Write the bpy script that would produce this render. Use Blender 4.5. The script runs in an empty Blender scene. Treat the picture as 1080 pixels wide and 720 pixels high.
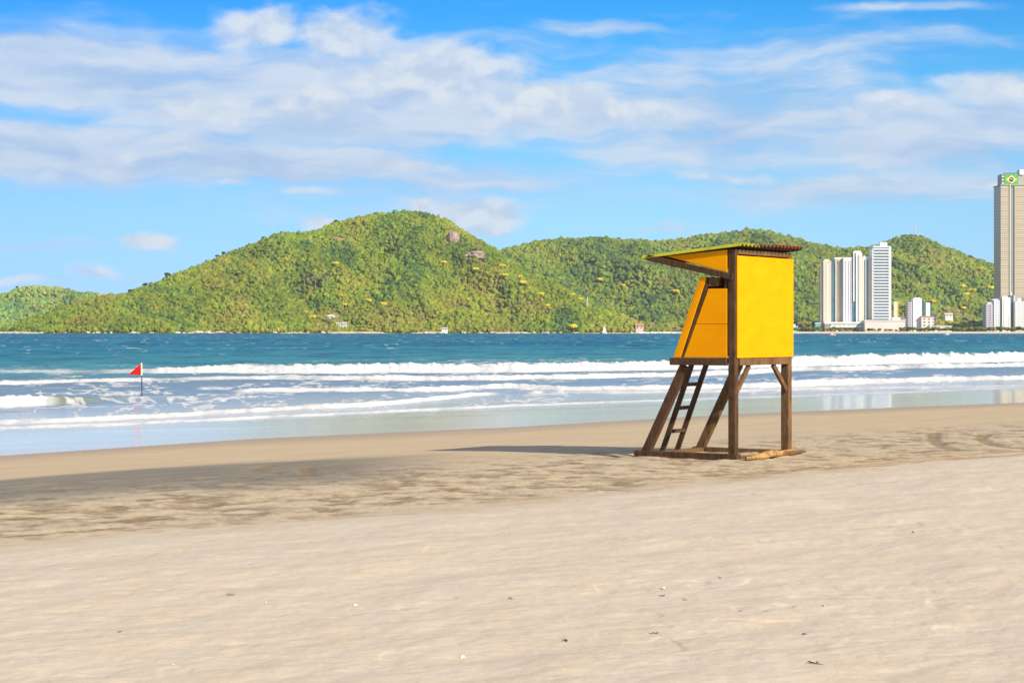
import bpy, bmesh, math, random
import numpy as np
from mathutils import Vector, Matrix
random.seed(7); RNG = np.random.default_rng(7)
sc = bpy.context.scene; COL = sc.collection
F = 2100.0; HZ = 349.5; CH = 2.1; SEA = -0.35       # focal in photo pixels, horizon row, camera height, sea level
def at(px, py, Y): return Vector(((px-540)/F*Y, Y, CH+(HZ-py)/F*Y))
# ------------------------------------------------------------------ noise
def _h(i, j, s):
    n = (i.astype(np.int64)*374761393 + j.astype(np.int64)*668265263 + s*974634777) & 0xffffffff
    n = ((n ^ (n >> 13))*1274126177) & 0xffffffff
    return ((n ^ (n >> 16)) & 0xffff)/65535.0
def vn(x, y, s=0):
    x = np.asarray(x, float); y = np.asarray(y, float)
    i = np.floor(x); j = np.floor(y); fx = x-i; fy = y-j
    fx = fx*fx*(3-2*fx); fy = fy*fy*(3-2*fy)
    a = _h(i, j, s); b = _h(i+1, j, s); c = _h(i, j+1, s); d = _h(i+1, j+1, s)
    return (a+(b-a)*fx)*(1-fy)+(c+(d-c)*fx)*fy
def fbm(x, y, o=4, s=0):
    r = 0; a = .5; t = 0
    for k in range(o):
        r = r+a*vn(x, y, s+k*17); t += a; a *= .5; x = x*2.03+11.3; y = y*2.03+5.7
    return r/t
def ss(a, b, x):
    t = np.clip((x-a)/(b-a), 0, 1); return t*t*(3-2*t)
# ------------------------------------------------------------------ object helpers
def tag(o, label=None, cat=None, group=None, kind=None):
    if label: o['label'] = label
    if cat: o['category'] = cat
    if group: o['group'] = group
    if kind: o['kind'] = kind
    return o
def thing(name, loc, label, cat, group=None, rz=0):
    o = bpy.data.objects.new(name, None); COL.objects.link(o); o.empty_display_size = .3
    o.location = loc; o.rotation_euler = (0, 0, rz); return tag(o, label, cat, group)
def npmesh(name, V, Fc, mat, attrs=None, smooth=True, parent=None):
    V = np.asarray(V, np.float32); Fc = np.asarray(Fc, np.int32)
    me = bpy.data.meshes.new(name); k = Fc.shape[1]
    me.vertices.add(len(V)); me.vertices.foreach_set('co', V.ravel())
    me.loops.add(Fc.size); me.loops.foreach_set('vertex_index', Fc.ravel())
    me.polygons.add(len(Fc)); me.polygons.foreach_set('loop_start', np.arange(0, Fc.size, k, dtype=np.int32))
    me.polygons.foreach_set('use_smooth', np.full(len(Fc), smooth))
    me.update(calc_edges=True); me.validate()
    for n, a in (attrs or {}).items():
        a = np.asarray(a, np.float32)
        if a.ndim == 1:
            at_ = me.attributes.new(n, 'FLOAT', 'POINT'); at_.data.foreach_set('value', a)
        else:
            at_ = me.attributes.new(n, 'FLOAT_COLOR', 'POINT')
            at_.data.foreach_set('color', np.c_[a, np.ones(len(a), np.float32)].astype(np.float32).ravel())
    me.materials.append(mat)
    o = bpy.data.objects.new(name, me); COL.objects.link(o)
    if parent: o.parent = parent
    return o
def grid_faces(nr, nc, wrap=False):
    i = np.arange(nr-1)[:, None]; j = np.arange(nc-1)[None, :]
    a = (i*nc+j).ravel(); return np.stack([a, a+1, a+nc+1, a+nc], 1)
class MB:
    def __init__(s): s.v = []; s.f = []
    def box(s, lo, hi, M=None):
        n = len(s.v)
        for x in (lo[0], hi[0]):
            for y in (lo[1], hi[1]):
                for z in (lo[2], hi[2]):
                    p = Vector((x, y, z)); s.v.append(M @ p if M else p)
        for q in ((0,1,3,2),(4,6,7,5),(0,4,5,1),(2,3,7,6),(0,2,6,4),(1,5,7,3)): s.f.append([n+i for i in q])
        return s
    def beam(s, p, q, w, h, up=(0,0,1)):
        p = Vector(p); q = Vector(q); d = (q-p); L = d.length; d.normalize()
        u = Vector(up); x = d.cross(u).normalized(); y = x.cross(d)
        M = Matrix((x, d, y)).transposed().to_4x4(); M.translation = p
        return s.box((-w/2, 0, -h/2), (w/2, L, h/2), M)
    def prism(s, pts, axis, a0, a1):
        n = len(s.v); k = len(pts)
        for a in (a0, a1):
            for (p, q) in pts:
                s.v.append(Vector((a, p, q)) if axis == 0 else Vector((p, a, q)) if axis == 1 else Vector((p, q, a)))
        s.f.append([n+i for i in range(k)][::-1]); s.f.append([n+k+i for i in range(k)])
        for i in range(k): j = (i+1) % k; s.f.append([n+i, n+j, n+k+j, n+k+i])
        return s
    def tube(s, p, q, r0, r1=None, n=8):
        r1 = r0 if r1 is None else r1
        p = Vector(p); q = Vector(q); d = (q-p).normalized()
        u = Vector((0, 0, 1)) if abs(d.z) < .9 else Vector((1, 0, 0)); x = d.cross(u).normalized(); y = d.cross(x)
        b = len(s.v)
        for c, r in ((p, r0), (q, r1)):
            for i in range(n):
                t = 2*math.pi*i/n; s.v.append(c+x*math.cos(t)*r+y*math.sin(t)*r)
        for i in range(n): j = (i+1) % n; s.f.append([b+i, b+j, b+n+j, b+n+i])
        s.f.append([b+i for i in range(n)][::-1]); s.f.append([b+n+i for i in range(n)]); return s
    def build(s, name, mat, parent=None, bevel=0, off=None, smooth=False):
        me = bpy.data.meshes.new(name)
        vs = [v-off for v in s.v] if off else s.v
        me.from_pydata([tuple(v) for v in vs], [], s.f)
        bm = bmesh.new(); bm.from_mesh(me); bmesh.ops.recalc_face_normals(bm, faces=bm.faces)
        if bevel: bmesh.ops.bevel(bm, geom=bm.edges[:], offset=bevel, segments=1, affect='EDGES', profile=.5)
        bm.to_mesh(me); bm.free()
        if smooth: me.polygons.foreach_set('use_smooth', [True]*len(me.polygons))
        me.materials.append(mat)
        o = bpy.data.objects.new(name, me); COL.objects.link(o)
        if parent: o.parent = parent
        return o
def copy_tree(o, parent=None):
    c = o.copy(); COL.objects.link(c)
    if parent: c.parent = parent
    for ch in o.children: copy_tree(ch, c)
    return c
# ------------------------------------------------------------------ node helpers
class NT:
    def __init__(s, tree): s.t = tree; s.n = tree.nodes; s.l = tree.links
    def node(s, typ, **kw):
        n = s.n.new(typ)
        for k, v in kw.items(): setattr(n, k, v)
        return n
    def put(s, sock, v):
        if isinstance(v, bpy.types.NodeSocket): s.l.new(v, sock)
        elif v is not None: sock.default_value = v
    def math(s, op, a, b=None, c=None, clamp=False):
        n = s.node('ShaderNodeMath', operation=op, use_clamp=clamp); s.put(n.inputs[0], a); s.put(n.inputs[1], b); s.put(n.inputs[2], c); return n.outputs[0]
    def vec(s, op, a, b=None):
        n = s.node('ShaderNodeVectorMath', operation=op); s.put(n.inputs[0], a); s.put(n.inputs[1], b)
        return n.outputs['Value'] if op in ('LENGTH', 'DOT_PRODUCT') else n.outputs[0]
    def comb(s, x, y, z=0.0):
        n = s.node('ShaderNodeCombineXYZ'); s.put(n.inputs[0], x); s.put(n.inputs[1], y); s.put(n.inputs[2], z); return n.outputs[0]
    def sep(s, v):
        n = s.node('ShaderNodeSeparateXYZ'); s.put(n.inputs[0], v); return n.outputs
    def noise(s, v, scale, detail=4, rough=.5, dist=0, color=False):
        n = s.node('ShaderNodeTexNoise'); s.put(n.inputs['Vector'], v); n.inputs['Scale'].default_value = scale
        n.inputs['Detail'].default_value = detail; n.inputs['Roughness'].default_value = rough; n.inputs['Distortion'].default_value = dist
        return n.outputs['Color' if color else 'Fac']
    def rng(s, v, a, b, c=0.0, d=1.0, smooth=False):
        n = s.node('ShaderNodeMapRange'); n.interpolation_type = 'SMOOTHSTEP' if smooth else 'LINEAR'
        s.put(n.inputs[0], v)
        for i, q in enumerate((a, b, c, d)): n.inputs[i+1].default_value = q
        return n.outputs[0]
    def mix(s, f, a, b, mode='MIX'):
        n = s.node('ShaderNodeMix', data_type='RGBA', blend_type=mode); s.put(n.inputs[0], f)
        for i, v in ((6, a), (7, b)):
            if isinstance(v, (tuple, list)): v = (*v[:3], 1)
            s.put(n.inputs[i], v)
        return n.outputs[2]
    def attr(s, name, col=False):
        n = s.node('ShaderNodeAttribute', attribute_name=name); return n.outputs['Color' if col else 'Fac']
    def bump(s, h, strength, dist=.02, normal=None):
        n = s.node('ShaderNodeBump'); s.put(n.inputs['Height'], h); s.put(n.inputs['Strength'], strength); n.inputs['Distance'].default_value = dist
        s.put(n.inputs['Normal'], normal); return n.outputs[0]
def material(name, fn, rough=.6, spec=.3):
    m = bpy.data.materials.new(name); m.use_nodes = True; N = NT(m.node_tree); b = N.n['Principled BSDF']
    b.inputs['Roughness'].default_value = rough; b.inputs['Specular IOR Level'].default_value = spec
    fn(N, b); return m
def plain(name, col, rough=.6, spec=.3, var=.12, scale=3.0, bump=0, metallic=0):
    def fn(N, b):
        tc = N.node('ShaderNodeTexCoord').outputs['Object']
        n = N.noise(tc, scale, 5, .6)
        c = N.mix(N.rng(n, .3, .7), tuple(x*(1-var) for x in col), tuple(min(1, x*(1+var)) for x in col))
        N.put(b.inputs['Base Color'], c); b.inputs['Metallic'].default_value = metallic
        if bump: N.put(b.inputs['Normal'], N.bump(n, bump))
    return material(name, fn, rough, spec)
# ------------------------------------------------------------------ world, sun, camera
SUN_EL = math.radians(31); SUN_AZ = math.radians(139)      # azimuth clockwise from +Y (view direction)
w = bpy.data.worlds.new("World"); sc.world = w; w.use_nodes = True; N = NT(w.node_tree)
bg = N.n['Background']; bg.inputs['Strength'].default_value = .1
sky = N.node('ShaderNodeTexSky', sky_type='NISHITA'); sky.sun_disc = False; sky.sun_elevation = SUN_EL; sky.sun_rotation = SUN_AZ
sky.air_density = 1.0; sky.dust_density = .3; sky.ozone_density = 2.0
tc = N.node('ShaderNodeTexCoord').outputs['Generated']; s3 = N.sep(tc)
az = N.math('ARCTAN2', s3[0], s3[1]); el = N.math('ARCSINE', s3[2])
U = N.math('MULTIPLY', az, 21.0); Vv = N.math('MULTIPLY', el, 21.0)     # one unit = 100 photo pixels
hsv = N.node('ShaderNodeHueSaturation'); hsv.inputs['Saturation'].default_value = 1.0; N.l.new(sky.outputs[0], hsv.inputs['Color'])
skyc = (.50, .88, 1.50)
for v0, v1, c_ in ((.1, .5, (.44, .76, 1.38)), (.5, 1.3, (.43, .76, 1.16)), (1.3, 2.4, (.21, .70, 1.06)), (2.4, 3.4, (.05, .575, 1.07)), (5.0, 9.0, (.40, .70, 1.05))): skyc = N.mix(N.rng(Vv, v0, v1), skyc, c_)
skyc = N.mix(1.0, hsv.outputs[0], skyc, 'MULTIPLY'); skyc = N.mix(1.0, skyc, N.mix(N.rng(U, -5.4, 1.5), (.76, .80, .93), (1, 1, 1)), 'MULTIPLY')
p0 = N.comb(U, Vv, 0.0)
wn = N.noise(p0, .8, 3, .5, color=True)
warp = N.vec('MULTIPLY', N.vec('SUBTRACT', wn, (.5, .5, .5)), (1.0, .45, 0))
p = N.vec('ADD', p0, warp)
def blob(cx, cy, rx, ry, wt=1.0):
    c = ((cx-540)/100, (HZ-cy)/100, 0)
    d = N.vec('LENGTH', N.vec('MULTIPLY', N.vec('SUBTRACT', p, c), (100/rx, 100/ry, 0)))
    return N.rng(d, 0, 1.25, wt, 0, True)
def maxall(L):
    r = L[0]
    for q in L[1:]: r = N.math('MAXIMUM', r, q)
    return r
veil = maxall([blob(*b) for b in [(60,80,330,62,1.),(330,110,360,85,1.),(100,165,360,48,.95),(300,178,260,32,.95),(600,120,170,42,.8),
    (790,135,180,55,.8),(960,150,200,62,.95),(1090,120,140,55,1.),(900,205,240,30,.62),(760,60,110,24,.45),(940,18,120,9,.45),(640,30,100,12,.55),
    (60,262,120,12,.45),(560,215,260,16,.3),(760,125,300,105,.75),(860,60,240,40,.45),(450,190,300,50,.6),(-200,120,300,90,.9),(1300,120,200,80,.8)]])
puff = maxall([blob(*b) for b in [(275,32,70,34,1.0),(365,40,95,38,1.05),(450,80,150,42,1.),(560,110,130,38,.85),(250,120,130,26,.8),(330,112,80,30,.9),(650,115,100,24,.8),
    (156,251,38,13,1.0),(505,232,75,26,1.1),(450,220,45,14,.85),(100,290,36,14,.7),(340,234,45,16,.65),(1024,202,19,8,.95),(1050,98,110,20,.8),(930,115,70,14,.6),
    (20,298,50,9,.6),(180,283,45,6,.55),(690,244,100,10,.55),(245,198,30,8,.75),(320,203,60,7,.6),(890,128,60,14,.6),(760,190,120,8,.55),(160,165,140,8,.5),(420,180,90,10,.65)]])
nst = N.noise(N.vec('MULTIPLY', p, (.45, 2.2, 1)), 1.4, 7, .56)
npf = N.noise(N.vec('MULTIPLY', p0, (1, 1.6, 1)), 2.1, 8, .56, .2)
nps = N.noise(N.vec('MULTIPLY', N.vec('ADD', p0, (.07, .15, 0)), (1, 1.6, 1)), 2.1, 5, .56, .2)
veil_a = N.rng(N.math('ADD', N.math('MULTIPLY', veil, 1.35), N.math('MULTIPLY', N.math('SUBTRACT', nst, .5), 1.9)), .05, 1.05, 0, .95, True)
puff_a = N.rng(N.math('ADD', N.math('MULTIPLY', puff, 1.15), N.math('MULTIPLY', N.math('SUBTRACT', npf, .5), 1.35)), .20, .95, 0, .88, True)
lit = N.rng(N.math('SUBTRACT', npf, nps), -.12, .10, 0, 1)
veilc = N.mix(N.rng(nst, .38, .60), (4.9, 6.6, 9.3), (7.5, 8.5, 9.9))
puffc = N.mix(lit, (6.3, 7.6, 9.6), (8.7, 9.3, 10.1))
CG = 0.62
out = N.mix(veil_a, skyc, N.mix(1.0, veilc, (CG*.98, CG, CG*1.02), 'MULTIPLY'))
out = N.mix(puff_a, out, N.mix(1.0, puffc, (CG, CG, CG), 'MULTIPLY'))
high = N.math('MAXIMUM', N.rng(Vv, 5.5, 10), N.rng(N.math('ABSOLUTE', U), 9, 16))
out = N.mix(N.math('MULTIPLY', high, .5), out, (4.6, 4.8, 5.2))  # sky outside the view whitened, added as fill to lift the shadows
above = N.rng(Vv, -.05, .05); out = N.mix(above, skyc, out)
N.l.new(out, bg.inputs['Color'])
sl = bpy.data.lights.new('sun', 'SUN'); sl.energy = 4.5; sl.angle = math.radians(.53); sl.color = (1, .86, .66)
so = bpy.data.objects.new('sun', sl); COL.objects.link(so)
sd = Vector((math.sin(SUN_AZ)*math.cos(SUN_EL), math.cos(SUN_AZ)*math.cos(SUN_EL), math.sin(SUN_EL)))
so.rotation_euler = sd.to_track_quat('Z', 'Y').to_euler()
cam = bpy.data.cameras.new('camera'); co = bpy.data.objects.new('camera', cam); COL.objects.link(co); sc.camera = co
co.location = (0, 0, CH); co.rotation_euler = (math.pi/2, 0, 0); cam.sensor_width = 36; cam.lens = 36*F/1080; cam.shift_y = -(360-HZ)/1080
cam.clip_start = .1; cam.clip_end = 30000
sc.view_settings.view_transform = 'Standard'; sc.view_settings.look = 'None'; sc.view_settings.exposure = 0.55; sc.view_settings.gamma = 1
sc.cycles.max_bounces = 6; sc.cycles.volume_bounces = 0; sc.cycles.transparent_max_bounces = 8
# ------------------------------------------------------------------ shore geometry
SX = np.array([-200, -60, -30, -10.1, -5.9, 0, 6.8, 17.7, 60, 140, 400.])
SY = np.array([-190, -24, 14, 39.4, 45.7, 51.2, 59.5, 69, 106, 165, 330.])
def dshore(X, Y): return (Y-np.interp(X, SX, SY))*.72       # metres seaward of the water line (negative on the sand)
def pxx(X, Y): return 540+F*X/np.maximum(Y, 1e-3)
def base_z(X, Y):
    d = dshore(X, Y)
    z = np.where(d < 0, SEA+.35*ss(0, 16, -d)+.0*d, SEA-np.minimum(-.0+d*.025, 3))
    return z+.16*ss(17, 24, -d)
def track_field(X, Y):
    """tyre ruts: (px,py) polylines laid on the sand"""
    T = [[(-60,506),(150,503),(330,497),(520,500),(700,499),(900,489),(1100,476)], [(-60,513),(200,511),(400,509),(600,506),(760,503),(930,494),(1100,482)],
         [(420,485),(360,484),(318,489),(325,496),(420,501),(520,502)], [(370,487),(285,484),(262,492),(330,500)], [(984,455),(983,463),(992,470),(1010,476)], [(1036,457),(1034,463),(1050,470),(1075,474)],
         [(-60,545),(200,533),(500,515),(800,499),(1100,481)]]
    out = np.zeros_like(X)
    for L in T:
        P = []
        for a, b in zip(L[:-1], L[1:]):
            for t in np.linspace(0, 1, 5)[:-1]: P.append((a[0]+(b[0]-a[0])*t, a[1]+(b[1]-a[1])*t))
        P.append(L[-1]); P = np.array([tuple(at(q[0], q[1], F*CH/(q[1]-HZ)))[:2] for q in P])
        D = np.full(X.shape, 9.)
        for a, b in zip(P[:-1], P[1:]):
            ab = b-a; t = np.clip(((X-a[0])*ab[0]+(Y-a[1])*ab[1])/(ab@ab+1e-9), 0, 1)
            D = np.minimum(D, np.hypot(X-a[0]-t*ab[0], Y-a[1]-t*ab[1]))
        out = np.maximum(out, 1-ss(.05, .22, D))
    return out
def angles(fine, nf, nc):
    a = np.linspace(-fine, fine, nf); b = np.linspace(fine, 2*math.pi-fine, nc)[1:]; return np.r_[a, b]
# sand -------------------------------------------------------------
A = angles(math.radians(17), 900, 120)
yy = np.r_[np.linspace(900, 405, 1000), np.linspace(404, 352, 60)]
R = np.r_[np.linspace(.3, 7.9, 24), F*CH/(yy-HZ), [2500, 4000, 7000, 11000]]
TH, RR = np.meshgrid(A, R); cs = np.where(np.cos(TH) > .5, 1/np.maximum(np.cos(TH), .5), 1.0)
X = (RR*cs*np.sin(TH)).ravel(); Y = (RR*cs*np.cos(TH)).ravel(); d = dshore(X, Y)
near = (RR.ravel() < 90)
dist = ss(-20.8, -18.8, d+1.6*(fbm(X*.7, Y*.7, 3, 5)-.5))*ss(-10.5, -14.5, d+1.5*(fbm(X*.3, Y*.3, 3, 6)-.5))          # churned, trodden band
dry = 1-ss(-20.9, -19.3, d+1.2*(fbm(X*.8, Y*.8, 4, 9)-.5)+.5*(fbm(X*5, Y*5, 2, 2)-.5))
c45, s45 = math.cos(.8), math.sin(.8); A1 = X*c45+Y*s45; B1 = -X*s45+Y*c45          # along / across shore
tr = np.zeros_like(X); m = near & (Y > 15) & (Y < 60); tr[m] = track_field(X[m], Y[m])
z = base_z(X, Y)
tx = (X-3.63)*.558+(Y-32.4)*.828; ty = -(X-3.63)*.828+(Y-32.4)*.558          # local axes of the lifeguard tower
edge = np.maximum(np.abs(tx-1.02)-1.02, np.abs(ty-.9)-.92)
mound = .028*np.exp(-(edge/.16)**2)*fbm(X*2.2, Y*2.2, 3, 401)+.02*np.exp(-(edge/.6)**2)*(fbm(X*5, Y*5, 3, 405)-.5)-.03*np.exp(-((edge-.45)/.22)**2)*fbm(X*1.4, Y*1.4, 2, 407)
soft = .045*(fbm(A1*.55, B1*.95, 2, 21)-.5)+.020*(fbm(A1*1.9, B1*2.9, 2, 31)-.5)+.010*(fbm(X*6, Y*6, 2, 41)-.5)
lumpn = fbm(A1*3.4, B1*3.0, 5, 51); lump = .13*(lumpn-.5)+.085*(fbm(X*7, Y*7, 3, 61)-.5)
z = z+mound+near*(dry*soft*1.25+dist*lump*.36-.03*tr*(1-dry)*(.4+.9*fbm(X*6, Y*6, 2, 431))+.004*(fbm(A1*2, B1*4, 3, 71)-.5)*ss(-1, -5, d))
pit = ss(.66, .80, vn(X*4.2, Y*4.2, 411))*ss(.5, .7, fbm(X*.8, Y*.8, 2, 415)); z = z-near*dry*.008*pit+near*dry*.006*(fbm(X*14, Y*14, 2, 417)-.5)
lp = pxx(X, Y)
shade_band = (1-ss(330, 520, lp+60*(fbm(X*.5, Y*.5, 3, 81)-.5)))*ss(-16.4, -13.6, d+1.6*(fbm(A1*.8, B1*3, 4, 91)-.5))*(1-ss(-10.3, -9.0, d+1.6*(fbm(A1*.22, B1*.5, 3, 95)-.5)))*(Y > 1)  # cast shadow across the left sand, painted in as a darker colour band
wet = ss(-3.6, -.3, d+1.0*(fbm(A1*.2, B1*.6, 3, 99)-.5))
def sand(N, b):
    P = N.node('ShaderNodeTexCoord').outputs['Object']
    dry_, di, we, shd, tr_ = [N.attr(k) for k in ('dry', 'dist', 'wet', 'shade_band', 'track')]
    lmp = N.attr('lump')
    n1 = N.noise(P, 1.3, 5, .6); n2 = N.noise(P, 14, 4, .65); n3 = N.noise(P, 90, 3, .7)
    rot = N.node('ShaderNodeVectorRotate'); rot.rotation_type = 'Z_AXIS'; rot.inputs['Angle'].default_value = -.8; N.put(rot.inputs[0], P)
    st = N.noise(N.vec('MULTIPLY', rot.outputs[0], (.35, 2.2, 1)), 1.6, 6, .65)
    firm = N.mix(N.rng(st, .35, .65), (.46, .36, .225), (.54, .435, .29))
    churn = N.mix(N.rng(lmp, .36, .56), (.23, .165, .095), (.50, .41, .275))
    churn = N.mix(N.rng(st, .42, .62, 0, .75), churn, (.47, .40, .295))
    churn = N.mix(N.rng(n2, .55, .72, 0, .55), churn, (.24, .165, .09))
    dryc = N.mix(N.rng(N.noise(N.vec('MULTIPLY', rot.outputs[0], (.8, 1.5, 1)), 1.6, 4, .55), .38, .62), (.555, .474, .365), (.565, .497, .400))
    c = N.mix(di, firm, churn); c = N.mix(dry_, c, dryc)
    c = N.mix(N.math('MULTIPLY', shd, .88), c, N.mix(N.rng(st, .35, .68), (.125, .125, .112), (.215, .198, .165)))
    c = N.mix(N.math('MULTIPLY', N.math('MULTIPLY', tr_, N.rng(n2, .35, .55, .55, 1)), N.math('SUBTRACT', .8, N.math('MULTIPLY', dry_, .8))), c, (.22, .155, .085))
    c = N.mix(N.math('MULTIPLY', we, .85), c, (.34, .265, .185))
    c = N.mix(N.rng(n3, .4, .75, 0, .30), c, (.28, .22, .16))
    N.put(b.inputs['Base Color'], c)
    N.put(b.inputs['Roughness'], N.rng(we, 0, 1, .95, .5)); N.put(b.inputs['Specular IOR Level'], N.rng(we, 0, 1, .1, .06))
    h = N.math('ADD', N.math('MULTIPLY', n2, .7), N.math('MULTIPLY', n3, .2))
    N.put(b.inputs['Normal'], N.bump(h, N.rng(we, 0, 1, .5, .05), .02))
SAND = material('sand', sand, .95, .1)
nr, nc = len(R), len(A); fc = grid_faces(nr, nc)
o = npmesh('beach', np.c_[X, Y, z], fc[:, ::-1], SAND, dict(dry=dry, dist=dist, wet=wet, shade_band=shade_band, track=tr, lump=lumpn)); tag(o, 'pale sand beach sloping to the water', kind='structure')
# sea --------------------------------------------------------------
A = angles(math.radians(17.5), 1300, 90)
yy = np.r_[np.linspace(520, 356, 620), np.linspace(355.8, 351.9, 30)]
R = np.r_[F*2.45/(yy-HZ), [2700, 3500, 5000, 8000, 14000]]
TH, RR = np.meshgrid(A, R); cs = np.where(np.cos(TH) > .5, 1/np.maximum(np.cos(TH), .5), 1.0)
X = (RR*cs*np.sin(TH)).ravel(); Y = (RR*cs*np.cos(TH)).ravel(); d = dshore(X, Y); px = np.clip(pxx(X, Y), -300, 1400); px[Y < 5] = 1400; r = Y.copy()
A1 = X*c45+Y*s45; B1 = -X*s45+Y*c45
#  each wave: (px, py of foot, height px, foam 0..1)
W = [([(-300,392,2,.4),(100,392,2,.5),(150,392,3,.8),(200,392.5,6,1),(300,393,8.5,1),(540,392,8.5,1),(720,389,9,1),(850,386,10,1),(950,383,10,1),(1080,381,10,1),(1400,377,10,1)], .7, 5, 2.4, 7.),
     ([(-300,406,3,1),(0,404,3.2,1),(90,402.5,3,.9),(190,400,1.8,.5),(280,399,3,.8),(400,400,4,1),(540,400,4,1),(700,397,4,1),(850,391,5,1),(960,388.5,4,.9),(1080,386,4,.9),(1400,382,4,1)], .5, 2.5, 1.0, 4.),
     ([(-300,414,0,0),(235,413,.3,0),(265,413,2.6,.9),(370,411.5,3,1),(430,412,3.2,1),(540,409.5,5,1),(610,411,3.6,.9),(800,409,4.5,1),(872,406,6,1),(1000,402,4.5,.9),(1080,400,4,.9),(1400,394,4,.9)], .5, 2.0, .8, 3.),
     ([(-300,431,11,1),(0,428,10,1),(46,426.5,9.5,1),(66,426,8.0,.0),(110,423,4.5,0),(160,421,3,.15),(260,419,1.5,.2),(330,418,0,0),(1400,400,0,0)], .5, 1.4, 1.0, 1.4),
     ([(-300,452,3,.9),(0,446,3,.95),(100,443,3,1),(256,434,3.4,1),(262,434,3.4,.4),(275,433,3.4,1),(400,427,4,1),(496,417,3,1),(514,416,2.0,.7),(532,415.5,1.6,.0),(560,414.5,2.6,.1),(640,414,2.0,.8),(740,413,2,.8),(850,411,2.5,.9),(960,409.5,2,.5),(1400,401,1,.5)], .35, 1.2, .5, 1.3),
     ([(-300,458,1.2,.8),(0,451.5,1.4,.9),(140,447,1.4,.9),(270,440.5,1.4,.9),(400,434.5,1.4,.9),(540,428,1.3,.8),(700,422,1,.6),(850,417,.8,.5),(1080,409,.8,.4),(1400,402,.8,.4)], .25, .8, .3, .5)]
zz = np.zeros_like(X); foam = np.zeros_like(X); face = np.zeros_like(X)
for k, (L, wf, wb, fl, trail) in enumerate(W):
    L = np.array(L, float); yc = np.interp(px, L[:, 0], L[:, 1]); hp = np.interp(px, L[:, 0], L[:, 2]); fo = np.interp(px, L[:, 0], L[:, 3])
    yc = yc+1.6*(fbm(px/60., px*0+k, 4, 200+k)-.5); fo = np.where(fo > .05, np.clip(fo*(.25+1.25*fbm(px/30., r*.05+3*k, 4, 270+k)), 0, 1), fo); px2 = px+6*(fbm(px/7., r*.2, 3, 260+k)-.5)*0
    rc = F*2.45/(yc-HZ); amp = hp*rc/F*(.82+.36*fbm(px/18., r*.03, 3, 210+k))
    s = (r-rc)*.75
    jag = 1+fo*(.55*(fbm(px/4.2, s*2.6, 3, 220+k)-.5))+.3*(fbm(px/14., s*.2, 2, 225+k)-.5)
    h = amp*np.where(s < 0, np.exp(-(s/wf)**2), np.exp(-(s/wb)**2))*jag
    zz = np.maximum(zz, h)+.25*np.minimum(zz, h)
    n = fbm(px/9., s*.9, 4, 230+k); n2 = fbm(px/30., s*.35, 3, 240+k)
    f = fo*ss(-fl-.9, -fl*.5, s+.8*(n-.5))*(1-ss(.1, .55, s-.9*(n-.5)))
    t = fo*.8*ss(0, .4, s)*(1-ss(trail*.3, trail, s))*ss(.46, .60, n)
    t2 = fo*.7*(s < 0)*ss(-fl-trail*.7, -fl, s)*ss(.50, .62, n)*ss(.4, .5, n2)
    foam = np.maximum.reduce([foam, f, t, t2])
    face = np.maximum(face, (1-fo)*ss(2, 8, hp)*np.exp(-((s+.1)/.7)**2))
surf = ss(14, 26, d)*(1-ss(85, 150, d))
inner = ss(6, 14, d)*(1-ss(70, 110, d))
lace = 1-np.abs(2*fbm(px/26.+1.5*fbm(px/40., r*.03, 2, 3), B1*.30, 4, 301)-1)*1.0
fr = ss(.86, .97, lace)*ss(.40, .56, fbm(px/70., B1*.10, 3, 305))*(.5+.6*fbm(px/5., B1*1.2, 2, 307))
foam = np.maximum(foam, inner*fr*.8)
cap = ss(.76, .82, fbm(A1*.42, B1*.5, 3, 311))*ss(90, 200, d)*.5
foam = np.maximum(foam, cap)
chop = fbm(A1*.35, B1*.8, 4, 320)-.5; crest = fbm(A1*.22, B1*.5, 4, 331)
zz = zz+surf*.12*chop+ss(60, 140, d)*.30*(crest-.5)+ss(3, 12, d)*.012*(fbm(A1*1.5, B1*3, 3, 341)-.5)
zz = zz+foam*.05*(fbm(A1*2.5, B1*2.5, 2, 351)-.5)*ss(10, 20, d)
zz *= (r < 1500); zz[Y < 5] = 0
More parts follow.
